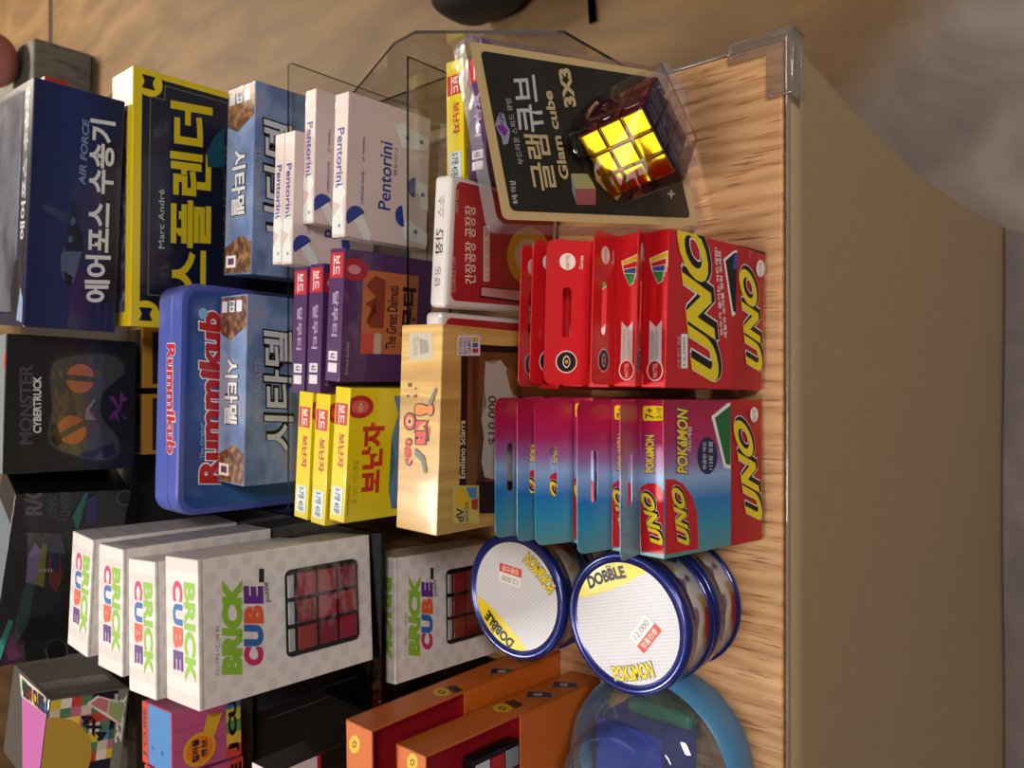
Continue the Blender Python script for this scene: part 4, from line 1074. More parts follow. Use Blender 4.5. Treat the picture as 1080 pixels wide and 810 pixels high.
for pts, hx in (((95, 345), (120, 300), (145, 330), (118, 440), (88, 432)), '8f7ab0'), (((88, 432), (118, 440), (100, 560), (60, 640), (40, 640), (70, 500)), '2f5a4c'), (((145, 300), (160, 305), (150, 450), (118, 440)), '8a8a3a'), (((165, 350), (205, 340), (212, 420), (190, 470), (165, 430)), '7a3426'), (((175, 300), (205, 310), (200, 400), (175, 390)), '23304e'), (((-20, 680), (30, 560), (45, 565), (0, 700)), '3fae9a'):
    rc.poly('car_print', 'front', Q(b7, *pts), M(hx, .35))
for i in range(5): rc.rect('bolt_mark', 'front', *Q(b7, (132 + 10 * i, 386))[0], *Q(b7, (137 + 10 * i, 398))[0], M('b8bcc0', .3))
rc.poly('wheel_ring', 'front', Q(b7, *[(192 + 40 * math.cos(t_), 665 + 42 * math.sin(t_)) for t_ in (2 * math.pi * i / 28 for i in range(28))]), M('4a4a50', .4))
rc.poly('wheel_disc', 'front', Q(b7, *[(192 + 34 * math.cos(t_), 665 + 36 * math.sin(t_)) for t_ in (2 * math.pi * i / 28 for i in range(28))]), BLACK)
rc.poly('wheel_ring', 'front', Q(b7, *[(425 + 28 * math.cos(t_), 145 + 26 * math.sin(t_)) for t_ in (2 * math.pi * i / 28 for i in range(28))]), M('44444a', .4))
rc.poly('wheel_disc', 'front', Q(b7, *[(425 + 24 * math.cos(t_), 145 + 22 * math.sin(t_)) for t_ in (2 * math.pi * i / 28 for i in range(28))]), M('101014', .4))
rc.poly('teal_glow_print', 'front', Q(b7, (245, 210), (290, 120), (300, 130), (262, 260)), M('1f5a50', .4))
rc.poly('violet_print', 'front', Q(b7, (290, 150), (330, 130), (330, 230), (290, 235)), M('2a2452', .4))
rc.poly('window_film', 'front', Q(b7, *W_), clear('window_film_clear'), n=.0014)

rb = Box('board_game_box', 'small red and pale blue box peeping out behind the toy plane box', 'board game box', (.2973, .740, BZ), (-1.3, 0, 0), (.09, .045, .024), base=BZ)
rb.solid('carton', M('a82a24', .4), .0008)
rb.poly('pale_lid', 'top', [(-.0445, .001), (.0445, .001), (.0445, .044), (-.0445, .044)], M('b8d0d8', .4), px=False)
rb.poly('ochre_corner', 'front', [(-.0445, .001), (.020, .001), (.034, .010), (.022, .019), (-.0445, .016)], M('b8963c', .4), px=False)

for i, (x, lab) in enumerate(((.0260, 'mustard and black box under the back riser, nearer the tall navy and yellow box'), (-.0400, 'mustard and black box under the back riser, nearer the black remote control car box'))):
    mb = Box('board_game_box', lab, 'board game box', (x, .5600, 0), (0, 0, 0), (.0600, .030, .2010), 'mustard boxes under the back riser', base=0)
    mb.solid('carton', M('b5812a', .4, coat=.3), .0008)
    mb.poly('black_panel', 'top', [(-.028, .006), (.028, .006), (.028, .029), (-.028, .029)], M('1a1a1e', .3, coat=.4), px=False)
    mb.poly('black_panel', 'front', [(-.026, .1), (.026, .1), (.026, .192), (-.026, .192)], M('2a2018', .3), px=False)

ck = Box('dark_filler_crate', 'added black crate that darkens the space below the long back riser', 'crate', (-.145, .6050, 0), (0, 0, 0), (.830, .330, .1980), base=0)  # added crate; its black stands in for the dimness under the riser
bm = bmesh.new(); w, d, h = ck.w, ck.d, ck.h
box_into(bm, -w / 2, w / 2, 0, .004, 0, h - .006); box_into(bm, -w / 2, w / 2, d - .004, d, 0, h - .006); box_into(bm, -w / 2, -w / 2 + .004, 0, d, 0, h - .006); box_into(bm, w / 2 - .004, w / 2, 0, d, 0, h - .006); box_into(bm, -w / 2, w / 2, 0, d, 0, .004)
link_mesh('crate_body', bm, M('17171a', .5), ck.root)
solid('lid', -w / 2 - .001, w / 2 + .001, -.001, d + .001, h - .0058, h, M('1c1c20', .5), ck.root, .002)

# ------------------------------------------------------------------ cube puzzle cases at the left
fx = Box('puzzle_cube_case', 'clear case with chequered card and yellow and pink cube, top left of white boxes', 'toy box', (-.3352, .5540, BZ), (1.3, 4.2, 6.8), (.085, .13, .0688), base=BZ)
fx.solid('case', M('5c5a58', .2, coat=.7), .001)
w, h, d = fx.w, fx.h, fx.d
fx.poly('grey_side', 'right', [(.003, .003), (d - .003, .003), (d - .003, h - .003), (.003, h - .003)], M('565450', .15, coat=.8), px=False)
fx.poly('pale_side_strip', 'right', [(.03, .006), (.055, .006), (.055, h - .004), (.03, h - .004)], M('8c8884', .3), px=False)  # paler strip across the grey side
fx.poly('navy_card', 'front', [(-w / 2 + .001, .010), (w / 2 - .001, .010), (w / 2 - .001, h - .001), (-w / 2 + .001, h - .001)], M('141826', .3, coat=.5), px=False)
cols = ['c9b52c', 'b06a80', '2f6a4a', 'd8cfc8', '3a6a4a', 'c8b8a8', 'b8402c', '5a86c0', 'e0c840', '4a7a5a', 'd0d0d0', 'a8485a']
cs = .0088
sc_, tc_ = w / 2 - .84 * h, h
for i in range(7):
    for j in range(7):
        x0, z0 = w / 2 - .0015 - cs * (i + 1), h - .0015 - cs * (j + 1)
        r_ = math.hypot(x0 + cs / 2 - sc_, z0 + cs / 2 - tc_) / h
        if .52 < r_ < .93: fx.poly('chequer_tile', 'front', [(x0, z0), (x0 + cs, z0), (x0 + cs, z0 + cs), (x0, z0 + cs)], M(cols[(i * 5 + j * 3 + i * j) % 12], .35), px=False, n=.0004)
fx.poly('yellow_cube_face', 'front', [(max(-w / 2, sc_ - .3 * h), h)] + [(sc_ + .60 * h * math.cos(R_(a)), tc_ - .60 * h * math.sin(R_(a))) for a in range(0, 125, 6)], M('b59438', .35), px=False, n=.0006)
fx.text('front', '4X4', Q(d8, (318, 612))[0], Q(d8, (404, 706))[0], Q(d8, (352, 578))[0], BLACK, .05, n=.0012)
fx.poly('pyramid_print', 'front', Q(d8, (352, 548), (395, 515), (512, 545), (490, 638)), M('d8d4c8', .4), n=.0009)
fx.poly('pyramid_print', 'front', Q(d8, (365, 548), (400, 522), (440, 535), (432, 585)), M('b8707c', .4), n=.0014)
fx.poly('pyramid_print', 'front', Q(d8, (446, 536), (503, 550), (486, 628), (438, 588)), M('8fa06a', .4), n=.0014)
fx.t('front', 'Cubes', 458, 508, 478, 552, M('d0d0d0'), .02, z=d8, n=.0014)
fx.poly('pink_cube_face', 'top', Q(d8, (92, 520), (195, 600), (205, 860), (95, 840)), M('b860a4', .35), n=.0006)
fx.poly('letter_band', 'top', Q(d8, (82, 425), (190, 512), (195, 600), (90, 520)), M('d8c8b8', .35), n=.0006)
for k, (x, y, hx) in enumerate(((92, 445, '3a8a5a'), (112, 470, 'c8402c'), (135, 495, 'd8b83a'), (158, 520, 'c05a6a'), (172, 530, '3a6aa8'))):
    fx.poly('letter_square', 'top', Q(d8, (x, y), (x + 22, y + 18), (x + 22, y + 66), (x, y + 48)), M(hx, .35), n=.0008)
fx.text('top', 'BEST CUBE', Q(d8, (100, 520))[0], Q(d8, (188, 590))[0], Q(d8, (96, 455))[0], BLACK, .05, n=.0011)
fx.poly('grey_strip', 'front', [(-w / 2 + .001, .0005), (w / 2 - .001, .0005), (w / 2 - .001, .0095), (-w / 2 + .001, .0095)], M('77756f', .3), px=False, n=.0006)
fx.text('front', '22 R', (w / 2 - .050, .002), (w / 2 - .006, .002), (w / 2 - .050, .0085), M('dcdcdc', .4), .05, px=False, n=.0009)

def jcube(label, x, y, first):
    b_ = Box('puzzle_cube_box', label, 'toy box', (x, y, BZ), (6.0, 2, 2.0), (.0470, .0540, .0560), 'blue and pink cube boxes with a letter band', base=BZ)
    b_.solid('carton', M('b8527e', .35, coat=.5), .0008)
    w, h, d = b_.w, b_.h, b_.d; X = lambda f: (f - .5) * w
    b_.poly('blue_face', 'top', [(X(.02), .001), (X(.98), .001), (X(.98), d - .012), (X(.02), d - .012)], M('4a86c8', .35, coat=.5), px=False)
    b_.poly('colour_band', 'top', [(X(.0), d - .011), (X(1), d - .011), (X(1), d), (X(0), d)], M('c04030', .35), px=False)
    b_.text('top', 'J CUBE', (X(.1), d - .009), (X(.9), d - .009), (X(.1), d - .002), M('20201c'), .04, px=False)
    for i in (.35, .68): b_.poly('joint_line', 'front', [(X(i), .014), (X(i + .008), .014), (X(i + .008), h - .001), (X(i), h - .001)], M('8a3a60', .4), px=False)
    for p in ((.30, .62), (.30, .30)): b_.poly('joint_star', 'top', [(X(p[0]) + r_ * math.cos(a_), d * p[1] + r_ * math.sin(a_)) for r_, a_ in ((.0028 if k % 2 == 0 else .001, k * math.pi / 4) for k in range(8))], M('20406a', .4), px=False)
    b_.poly('joint_star', 'front', [(X(.68) + r_ * math.cos(a_), h * .33 + r_ * math.sin(a_)) for r_, a_ in ((.0032 if k % 2 == 0 else .0012, k * math.pi / 4) for k in range(8))], M('5a1a3c', .4), px=False)
    cols = ('c8402c', 'd8a838', '5a8a4a', 'c8c43a', '4a7ab0')
    for k in range(5): b_.poly('letter_square', 'front', [(X(.2 * k), .0008), (X(.2 * k + .2), .0008), (X(.2 * k + .2), .0128), (X(.2 * k), .0128)], M(cols[k] if first else cols[::-1][k], .4), px=False, n=.0005)
    b_.text('front', 'J CU' if first else 'BE', (X(.08), .0025), (X(.95), .0025), (X(.08), .0112), BLACK, .05, px=False, n=.0008)
    b_.poly('badge_ribbon', 'front', [(X(.45), h * .40), (X(.78), h * .28), (X(.74), h * .42), (X(.82), h * .50), (X(.5), h * .58)], M('d0a030', .35), px=False, n=.0005)
    b_.poly('round_badge', 'front', ellipse(.0125, .0130, X(.30), h * .62, 28), M('d8a028', .35), px=False, n=.0007)
    b_.poly('round_badge_core', 'front', ellipse(.0100, .0105, X(.30), h * .62, 28), M('e07a20', .35), px=False, n=.0009)
    b_.text('front', '컬러풀', (X(.12), h * .63), (X(.48), h * .63), (X(.12), h * .73), INK, .04, px=False, n=.0011)
    b_.text('front', '큐브', (X(.16), h * .51), (X(.44), h * .51), (X(.16), h * .60), INK, .04, px=False, n=.0011)
jcube('blue and pink cube box with round orange badge, below the white boxes', -.2740, .3600, True)
jcube('second blue and pink cube box, cut off at the left end of its riser', -.3235, .3555, False)

for i, (x, lab) in enumerate(((-.2990, 'added black box darkening the gap below the clear riser of the blue and pink cubes'), (-.3640, 'added black box with thin grey line darkening the gap, further left below that riser'))):  # added boxes, black so that the gap under the riser reads as dark
    kb = Box('board_game_box', lab, 'board game box', (x, .3600, 0), (2, 0, 0), (.0600, .0800, .1990), 'added black boxes darkening the gap below the left riser', base=0)
    kb.solid('carton', M('19181a', .35, coat=.3), .0008)
    kb.poly('grey_line', 'front', [(.020, .02), (.0206, .02), (.0206, .185), (.020, .185)], M('5a5650', .4), px=False)

# ------------------------------------------------------------------ orange cartons with red insides
OR = M('c8641c', .4, coat=.25); ORI = M('9c1420', .4); 
def orange(label, pos, ang, dims, lip, zm):
    b_ = Box('display_carton', label, 'carton', pos, ang, dims, 'orange open-front cartons with red insides', base=0)
    w, d, h = dims; t_ = .0012
    bm = bmesh.new()
    box_into(bm, w / 2 - t_, w / 2, 0, d, 0, h); box_into(bm, -w / 2, -w / 2 + t_, 0, d, 0, h)
    box_into(bm, -w / 2, w / 2, d - t_, d, 0, h); box_into(bm, -w / 2, w / 2, 0, d, h - t_, h); box_into(bm, -w / 2, w / 2, 0, d, 0, t_)
    link_mesh('shell', bm, OR, b_.root)
    solid('front_lip', -w / 2, w / 2, 0, t_, 0, lip, OR, b_.root, .0003)
    bm = bmesh.new(); e = .0016
    box_into(bm, w / 2 - t_ - e, w / 2 - t_ - .0002, .0015, d - t_ - .0002, t_, h - t_ - .0002); box_into(bm, -w / 2 + t_ + .0002, -w / 2 + t_ + e, .0015, d - t_ - .0002, t_, h - t_ - .0002)
    box_into(bm, -w / 2 + t_, w / 2 - t_, d - t_ - e, d - t_ - .0003, t_, h - t_ - .0002)
    box_into(bm, -w / 2 + t_, w / 2 - t_, .002, d - t_, lip - .012, lip - .0105)
    link_mesh('red_lining', bm, ORI, b_.root)
    for face, pts in zm:
        cx, cy, rx, ry = pts
        b_.poly('bulb_badge', face, [(cx + rx * math.cos(R_(45 * k + 22)), cy + ry * math.sin(R_(45 * k + 22))) for k in range(8)], M('d8b41c', .4))
        b_.poly('bulb_mark', face, [(cx + rx * .5 * (1 if k % 2 else .55) * math.cos(R_(30 * k)), cy + ry * .5 * (1 if k % 2 else .55) * math.sin(R_(30 * k))) for k in range(12)], BLACK)
        b_.poly('bulb_core', face, [(cx + rx * .22 * math.cos(R_(45 * k)), cy + ry * .22 * math.sin(R_(45 * k))) for k in range(8)], M('d8b41c', .4))
    return b_
o1 = orange('rear orange carton with open red front, behind the other orange one', (-.2780, .1960, 0), (1.0, .5, 0), (.0900, .0285, .2060), .118, [('right', (466, 730, 10, 4.6)), ('top', (374, 785, 6, 10))])
o2 = orange('front orange carton with open red front, next to the clear dome', (-.2915, .1530, 0), (2.0, 1.5, 1.2), (.0900, .0300, .1925), .100, [('right', (530, 747, 11, 4.8)), ('top', (435, 804, 6, 10))])
def minis(b_, spots):
    for (x, y) in spots:
        b_.poly('picture_print', 'right', Q(e6, (x - 55, y + 16), (x - 45, y - 14), (x + 55, y - 8), (x + 58, y + 14)), M('8a8070', .4))
        b_.poly('picture_print', 'right', Q(e6, (x - 50, y + 12), (x - 42, y - 11), (x + 50, y - 5), (x + 53, y + 11)), M('1a1c30', .4))
        b_.poly('picture_print', 'right', Q(e6, (x - 18, y - 4), (x + 15, y - 3), (x + 12, y + 8), (x - 22, y + 6)), M('b8b0a8', .4))
        b_.poly('picture_print', 'right', Q(e6, (x + 20, y - 2), (x + 50, y), (x + 50, y + 9), (x + 18, y + 8)), M('2a3a80', .4))
o1.poly('shadow_print', 'right', Q(e6, (500, 135), (540, 128), (570, 145), (545, 158), (520, 150)), M('26201c', .4))
o2.poly('shadow_print', 'right', Q(e6, (740, 195), (780, 186), (818, 205), (790, 222), (765, 212)), M('26201c', .4))
minis(o1, [(733, 70), (840, 18)]); minis(o2, [(985, 124), (880, 165)])
cp = Box('puzzle_pack', 'small black framed puzzle pack inside the front orange carton', 'puzzle', (-.2930, .1620, 0), (2, 1.5, 1.2), (.052, .012, .050), base=.0935)
cp.solid('frame', M('18181c', .3), .0015)
for i in range(3):
    for j in range(3): solid('puzzle_tile', -.0225 + .0155 * i, -.0225 + .0155 * i + .014, -.0012, -.0002, .003 + .0155 * j, .003 + .0155 * j + .014, M(('c9ccd2', 'b02030', '8a9098')[(i + 2 * j) % 3], .3), cp.root, .0004)
wb = Box('card_game_box', 'black box with white top band and red stripe, behind the orange cartons', 'card game box', (-.3180, .2560, 0), (3, 0, 0), (.1000, .0300, .2420), base=0)
wb.solid('carton', M('141216', .35, coat=.3), .0008)
w, h = wb.w, wb.h
wb.poly('white_band', 'front', [(-w / 2 + .0004, h - .034), (w / 2 - .0004, h - .034), (w / 2 - .0004, h - .001), (-w / 2 + .0004, h - .001)], M('d8ccd0', .4), px=False)
wb.poly('red_stripe', 'front', [(-w / 2 + .0004, h - .037), (w / 2 - .0004, h - .037), (w / 2 - .0004, h - .034), (-w / 2 + .0004, h - .034)], M('b01828', .4), px=False)
wb.text('front', 'Who Is It', (w / 2 - .030, h - .020), (w / 2 - .008, h - .020), (w / 2 - .030, h - .015), M('8a8088'), .0, px=False)
wb.poly('white_lid', 'top', [(-w / 2 + .0004, .0004), (w / 2 - .0004, .0004), (w / 2 - .0004, .0296), (-w / 2 + .0004, .0296)], M('d8ccd0', .4), px=False)

# ------------------------------------------------------------------ clear dome capsule
dr = bpy.data.objects.new('toy_capsule', None); C.objects.link(dr); dr.location = (-.2835, .0855, TZ)
tag(dr, 'round clear dome capsule with light blue band at the table edge', 'capsule')
RD = .0655
link_mesh('blue_band', lathe([(RD - .001, .0004), (RD, .002), (RD + .0006, .040), (RD - .0006, .040), (RD - .0015, .002)]), M('4a86b4', .4, coat=.2), dr, True)
prof = [(RD - .0008, .040)] + [(RD * math.cos(R_(a)) * 1.0 - .0005, .042 + .036 * math.sin(R_(a))) for a in range(5, 50, 6)]
prof += [(.0415, .070), (.042, .078)] + [(.042 * math.cos(R_(a)), .078 + .036 * math.sin(R_(a))) for a in range(8, 90, 8)] + [(0, .114)]
link_mesh('dome', lathe(prof), DOME, dr, True)
solid('blue_card', -.012, .034, -.022, .034, .005, .058, M('2446b4', .35), dr, .001)
solid('green_insert', .0345, .046, -.034, .020, .005, .038, M('2f7a5c', .4), dr, .004, 3)
solid('pale_card', -.050, -.0105, -.026, .026, .005, .048, M('a8a4a8', .4), dr, .002)
bm = bmesh.new()
bmesh.ops.create_icosphere(bm, subdivisions=3, radius=.020, matrix=Matrix.Translation((-.012, -.006, .072)))
for v in bm.verts: v.co += v.co.normalized() * .004 * math.sin(v.co.x * 400) * math.sin(v.co.y * 330)
link_mesh('clear_insert', bm, DOME, dr, True)
def band(a0, a1, z0, z1, mat, name, r):
    bm = bmesh.new(); n = 16
    lo = [bm.verts.new((r * math.cos(R_(a0 + (a1 - a0) * i / n)), r * math.sin(R_(a0 + (a1 - a0) * i / n)), z0)) for i in range(n + 1)]
    hi = [bm.verts.new((r * math.cos(R_(a0 + (a1 - a0) * i / n)), r * math.sin(R_(a0 + (a1 - a0) * i / n)), z1)) for i in range(n + 1)]
    for i in range(n): bm.faces.new((lo[i], lo[i + 1], hi[i + 1], hi[i]))
    bmesh.ops.recalc_face_normals(bm, faces=bm.faces[:])
    return link_mesh(name, bm, mat, dr)
band(-8, 30, .003, .0385, M('a8302c', .4), 'red_label', RD + .0009)

# ------------------------------------------------------------------ cube blister pack leaning at the right
gc = Box('blister_pack', 'large clear blister pack with black and gold card leaning at the right', 'blister pack', (.1795, .0740, .004), (13.7, 19.3, 0), (.1300, .0200, .1731), base=.0005)
w, h = gc.w, gc.h
RM = Matrix(((.2164, .7168, -.6628), (-.9713, .0894, -.2205), (-.0988, .6915, .7156)))
CS = .050
CC = Vector((.1712, .0751, .0759 + TZ))
mi = gc.m.inverted()
cube_loc = [mi @ (CC + RM @ Vector((x, y, z)) * CS) for x in (-.5, .5) for y in (-.5, .5) for z in (-.5, .5)]
def hull2(pts):
    pts = sorted(set((round(p[0], 6), round(p[1], 6)) for p in pts))
    def half(P):
        r = []
        for p in P:
            while len(r) > 1 and (r[-1][0] - r[-2][0]) * (p[1] - r[-2][1]) - (r[-1][1] - r[-2][1]) * (p[0] - r[-2][0]) <= 0: r.pop()
            r.append(p)
        return r
    a, b_ = half(pts), half(pts[::-1])
    return a[:-1] + b_[:-1]
def slice_at(loc, levels):
    out = []
    for yy in levels:
        for i in range(8):
            for j in range(i + 1, 8):
                if bin(i ^ j).count('1') != 1: continue
                p, q = loc[i], loc[j]
                if (p.y - yy) * (q.y - yy) < 0:
                    t_ = (yy - p.y) / (q.y - p.y); r_ = p.lerp(q, t_); out.append((r_.x, r_.z))
    return hull2(out)
def grown(e): return [mi @ (CC + RM @ Vector((x, y, z)) * (CS + e)) for x in (-.5, .5) for y in (-.5, .5) for z in (-.5, .5)]
cut = []
for yy in (-.0005, .0012):
    for i in range(8):
        for j in range(i + 1, 8):
            if bin(i ^ j).count('1') != 1: continue
            p, q = cube_loc[i], cube_loc[j]
            if (p.y - yy) * (q.y - yy) < 0:
                t_ = (yy - p.y) / (q.y - p.y); r_ = p.lerp(q, t_); cut.append((r_.x, r_.z))
cut = hull2(cut)
ccx, ccz = sum(p[0] for p in cut) / len(cut), sum(p[1] for p in cut) / len(cut)
hole = slice_at(grown(.004), (-.0008, .0010))
TAN = M('c2a878', .4, coat=.3); CARD = noise_mat('black_gold_card', [(.4, '1c1b18'), (.7, '26241f')], (20, 20, 20), 3, .32, .5)
outer = rrect(w - .004, h - .004, .004, 5, 0, h / 2)
gc.poly('backing_card', 'front', outer, TAN, px=False, n=0, holes=[hole])
inner = rrect(w - .016, h - .018, .004, 5, 0, h / 2)
hi_ = [p for p in hole]
gc.poly('black_field', 'front', inner, CARD, px=False, n=.0003, holes=[hi_])
SV = M('c8cbd0', .3, .3); GO = M('cdb98e', .35, .3)
gc.text('front', '글램', Q(a3, (497, 612))[0], Q(a3, (462, 415))[0], Q(a3, (412, 612))[0], GO, .015, n=.0006)
gc.text('front', '큐브', Q(a3, (452, 400))[0], Q(a3, (428, 200))[0], Q(a3, (362, 408))[0], SV, .015, n=.0006)
gc.text('front', 'Glam cube', Q(a3, (541, 572))[0], Q(a3, (478, 258))[0], Q(a3, (508, 572))[0], GO, .03, n=.0006)
gc.text('front', '3X3', Q(a3, (566, 312))[0], Q(a3, (541, 175))[0], Q(a3, (524, 318))[0], GO, .05, n=.0006)
gc.text('front', '부드러운 스피드 큐빙', Q(a3, (378, 518))[0], Q(a3, (332, 285))[0], Q(a3, (358, 520))[0], M('a8aab0', .4), .0, n=.0006)
gc.text('front', '8세 이상', Q(a3, (358, 658))[0], Q(a3, (347, 575))[0], Q(a3, (338, 660))[0], M('b8bac0', .4), .01, n=.0006)
# purple mark with white lettering
gc.poly('purple_mark', 'front', Q(a3, (275, 380), (290, 335), (308, 340), (318, 380), (330, 400), (322, 445), (305, 450), (298, 420)), M('8a88a0', .4), n=.0006)
gc.poly('purple_mark', 'front', Q(a3, (280, 385), (300, 375), (322, 400), (308, 420)), M('6a2f8a', .4), n=.0008)
gc.text('front', '나비', Q(a3, (310, 372))[0], Q(a3, (303, 335))[0], Q(a3, (290, 372))[0], M('5a2a7a', .4), .02, n=.0009)
# picture of a small cube
gc.poly('cube_picture', 'front', Q(a3, (545, 552), (608, 552), (634, 606), (560, 606)), M('9a966c', .4), n=.0006)
gc.poly('cube_picture', 'front', Q(a3, (560, 606), (634, 606), (634, 663), (567, 663)), M('8f4a52', .4), n=.0006)
gc.poly('cube_picture', 'front', Q(a3, (545, 552), (559, 606), (566, 663), (550, 613)), M('6a8494', .4), n=.0006)
for i in range(3):
    for j in range(3):
        x_, y_ = 566 + 20 * i + 7 * j, 563 + 16 * j
        gc.disc('cube_picture_dot', 'front', *Q(a3, (x_, y_))[0], 1.2, 1.2, M('5a583a', .4))
gc.poly('star_mark', 'front', Q(a3, (903, 605), (907, 620), (920, 624), (907, 629), (903, 645), (898, 629), (885, 624), (898, 619)), M('c8c8cc', .3), n=.0006)
# clam shell: a shallow clear tray round the card, and the bubble over the cube
def prism(name, P2, y0, y1, mat, flare=.003):
    bm = bmesh.new()
    cx = sum(p[0] for p in P2) / len(P2); cz = sum(p[1] for p in P2) / len(P2)
    a = [bm.verts.new((p[0], y0, p[1])) for p in P2]
    b_ = [bm.verts.new((p[0] + (flare if p[0] > cx else -flare), y1, p[1] + (flare if p[1] > cz else -flare))) for p in P2]
    for i in range(len(P2)): bm.faces.new((a[i], a[(i + 1) % len(P2)], b_[(i + 1) % len(P2)], b_[i]))
    bmesh.ops.recalc_face_normals(bm, faces=bm.faces[:])
    return link_mesh(name, bm, mat, gc.root)
prism('clear_shell', rrect(w + .003, h + .001, .007, 6, 0, h / 2 + .0024), -.0012, .0110, FILM, .0018)
bm = bmesh.new()
bc = sum(cube_loc, Vector()) / 8
pts = []
for p in cube_loc:
    q = bc + (p - bc) * 1.22
    if q.y < -.001: pts.append(q)
for p in slice_at(grown(.010), (-.0016, .0005)): pts.append(Vector((p[0], -.0016, p[1])))
pts.append(Vector((ccx + .030, -.0016, ccz - .034))); pts.append(Vector((ccx - .006, -.0016, ccz - .050)))
for p in pts: bm.verts.new(p)
r_ = bmesh.ops.convex_hull(bm, input=bm.verts[:])
bmesh.ops.delete(bm, geom=[g for g in bm.faces if abs(g.normal.y) > .97 and g.calc_center_median().y > -.0018], context='FACES_ONLY')
bmesh.ops.bevel(bm, geom=bm.edges[:], offset=.0015, segments=3, affect='EDGES', profile=.5)
link_mesh('bubble', bm, clear('clear_bubble', 'fbfafd', .035, .03, .05), gc.root, True)
# wavy clear foot of the bubble, standing out towards the table edge
bm = bmesh.new(); n = 20; g = []
for j in range(9):
    row = []
    for i in range(n + 1):
        u = i / n; v = j / 8
        x = -.030 + .082 * u
        wav = .5 + .5 * math.cos(u * math.pi * 2.6 + .6)
        row.append(bm.verts.new((x + .004 * v, -.0030 - .026 * math.sin(v * 1.45) * (.75 + .25 * math.sin(u * math.pi)), .0270 - (.006 + .008 * wav) * v)))
    g.append(row)
for j in range(8):
    for i in range(n): bm.faces.new((g[j][i], g[j][i + 1], g[j + 1][i + 1], g[j + 1][i]))
bmesh.ops.solidify(bm, geom=bm.faces[:], thickness=.0006)
link_mesh('bubble_foot', bm, FILM, gc.root, True)

# the mirror cube itself
qc = bpy.data.objects.new('puzzle_cube', None); C.objects.link(qc)
qc.matrix_world = Matrix.Translation(CC) @ RM.to_4x4()
tag(qc, 'shiny three by three mirror cube, gold and magenta, inside the clear blister pack', 'puzzle cube')
hs = CS / 2
solid('cube_core', -hs + .0008, hs - .0008, -hs + .0008, hs - .0008, -hs + .0008, hs - .0008, M('8a6a14', .2, .9), qc, .002)
def chrome(hexc, name):
    m, nt, N, L, b = new_mat(name)
    b.inputs['Base Color'].default_value = lin(hexc); b.inputs['Metallic'].default_value = 1; b.inputs['Roughness'].default_value = .09
    tc = N.new('ShaderNodeTexCoord'); no = N.new('ShaderNodeTexNoise'); no.inputs['Scale'].default_value = 28; L.new(tc.outputs['Object'], no.inputs['Vector'])
    bp = N.new('ShaderNodeBump'); bp.inputs['Strength'].default_value = .28; bp.inputs['Distance'].default_value = .004; L.new(no.outputs['Fac'], bp.inputs['Height']); L.new(bp.outputs['Normal'], b.inputs['Normal'])
    return m
GOLD, MAG, BLU = chrome('e8c020', 'gold_mirror'), chrome('b43070', 'magenta_mirror'), chrome('2a3a9a', 'blue_mirror')
p_ = CS / 3
for ax, sgn, mt, nm in ((2, 1, GOLD, 'gold_tile'), (1, 1, MAG, 'magenta_tile'), (0, 1, BLU, 'blue_tile'), (1, -1, M('b02030', .1, 1.), 'red_tile'), (0, -1, M('2a8a3a', .1, 1.), 'green_tile')):
    for i in range(3):
        for j in range(3):
            bm = bmesh.new()
            ctr = [0, 0, 0]; ctr[ax] = sgn * (hs - .0006); o2_ = [k for k in range(3) if k != ax]
            ctr[o2_[0]] = (i - 1) * p_; ctr[o2_[1]] = (j - 1) * p_
            hx = [p_ / 2 - .0005] * 3; hx[ax] = .0012
            box_into(bm, ctr[0] - hx[0], ctr[0] + hx[0], ctr[1] - hx[1], ctr[1] + hx[1], ctr[2] - hx[2], ctr[2] + hx[2])
            bevel_all(bm, .0011, 3)
            o = link_mesh('mirror_tile', bm, mt, qc, False)

# ------------------------------------------------------------------ things on the floor beyond the table
bgk = bpy.data.objects.new('shoulder_bag', None); C.objects.link(bgk); bgk.location = (1.02, 1.03, 0)
tag(bgk, 'black bag lying on the floor to the right of the display table', 'bag')
bm = bmesh.new(); bmesh.ops.create_uvsphere(bm, u_segments=32, v_segments=18, radius=1)
for v in bm.verts:
    x, y, z = v.co
    sg = lambda a, e: math.copysign(abs(a) ** e, a)
    v.co = (sg(x, .7) * .15, sg(y, .7) * .14 + .01 * math.sin(6 * x), .10 + sg(z, .6) * .0985)
link_mesh('bag_body', bm, M('0c0c0e', .6), bgk, True)
bm = bmesh.new()
path = [(-.02, -.12, .10), (-.07, -.20, .02), (-.115, -.235, .007), (-.16, -.248, .006), (-.213, -.252, .006)]
g = []
for i, p in enumerate(path):
    q = path[min(i + 1, len(path) - 1)]; o_ = path[max(i - 1, 0)]
    dv = (Vector(q) - Vector(o_)).normalized(); sd = Vector((-dv.y, dv.x, 0)).normalized() * .010
    g.append([bm.verts.new(Vector(p) + sd), bm.verts.new(Vector(p) - sd)])
for i in range(len(g) - 1): bm.faces.new((g[i][0], g[i][1], g[i + 1][1], g[i + 1][0]))
bmesh.ops.solidify(bm, geom=bm.faces[:], thickness=.004)
link_mesh('strap', bm, M('0c0c0e', .6), bgk)

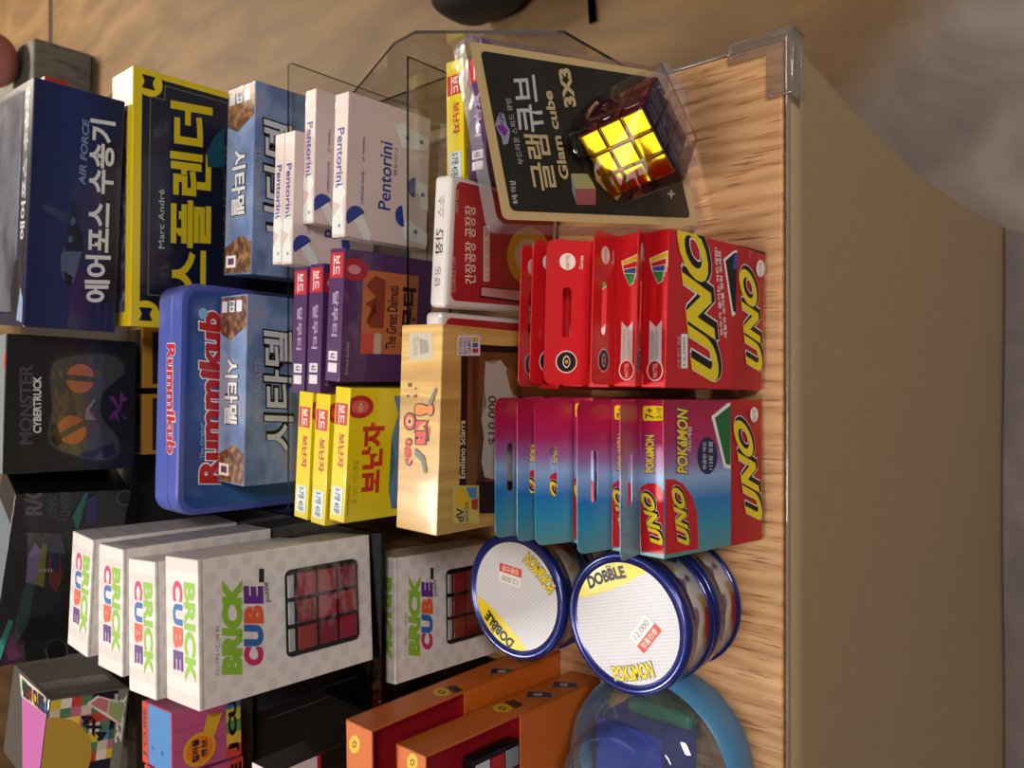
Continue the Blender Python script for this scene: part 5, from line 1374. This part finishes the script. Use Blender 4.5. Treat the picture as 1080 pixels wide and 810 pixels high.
bk = bpy.data.objects.new('storage_block', None); C.objects.link(bk); bk.location = (1.20, 3.62, 0); bk.rotation_euler = (0, 0, R_(-4))
tag(bk, 'grey cloth covered block on the floor far behind the display', 'block')
GF = noise_mat('grey_felt', [(.35, '5a5a5a'), (.5, '77756f'), (.65, '6a6a6a')], (30, 30, 8), 4, .8)
solid('cloth_cover', -.33, .33, 0, .5, .0005, .25, GF, bk, .015, 3)
pk = bpy.data.objects.new('bundle', None); C.objects.link(pk); pk.location = (1.50 - .06, 3.78, .2505)
tag(pk, 'pinkish rounded bundle lying on the grey block far behind', 'bundle')
bm = bmesh.new(); bmesh.ops.create_uvsphere(bm, u_segments=24, v_segments=14, radius=1)
for v in bm.verts: v.co = (v.co.x * .12, v.co.y * .12 + .01 * math.sin(v.co.z * 4), .11 + v.co.z * .1095)
link_mesh('cloth_wrap', bm, M('a86a62', .7), pk, True)
bm = bmesh.new(); bmesh.ops.create_uvsphere(bm, u_segments=12, v_segments=8, radius=.03, matrix=Matrix.Translation((-.02, 0, .232)))
link_mesh('knot', bm, M('985a54', .7), pk, True)

# ------------------------------------------------------------------ light
wd = bpy.data.worlds.new('world'); bpy.context.scene.world = wd; wd.use_nodes = True
wd.node_tree.nodes['Background'].inputs[0].default_value = (1, .9, .78, 1)
wd.node_tree.nodes['Background'].inputs[1].default_value = .10
def area(name, loc, target, sx, sy, power, col):
    l = bpy.data.lights.new(name, 'AREA'); l.shape = 'RECTANGLE'; l.size = sx; l.size_y = sy; l.energy = power; l.color = col
    o = bpy.data.objects.new(name, l); C.objects.link(o); o.location = loc
    o.rotation_euler = (Vector(target) - Vector(loc)).to_track_quat('-Z', 'Y').to_euler()
    return o
WARM = (1, .86, .68)
area('ceiling_lamp', (-.55, 1.7, 2.95), (-.3, .9, 0), .55, .55, 50, (1, .96, .92))
area('ceiling_lamp', (-.35, .15, 2.95), (-.1, .2, 0), .7, .4, 18, WARM)
area('ceiling_lamp', (2.0, 4.6, 2.95), (1.8, 4.8, 0), .8, .8, 200, WARM)
area('ceiling_lamp', (.9, -1.6, 2.95), (.6, -.7, 0), .6, .6, 50, (1, .93, .88))  # added lamp that brightens the cloth skirt and the near floor
area('ceiling_lamp', (-3.3, .5, 2.95), (-2.6, .5, 0), 1.5, 1.5, 28, (1, .96, .92))

sc = bpy.context.scene
sc.view_settings.view_transform = 'Standard'
sc.view_settings.look = 'None'
sc.view_settings.exposure = 0.0
sc.view_settings.gamma = 1.0
sc.view_settings.use_curve_mapping = False
sc.cycles.transparent_max_bounces = 24
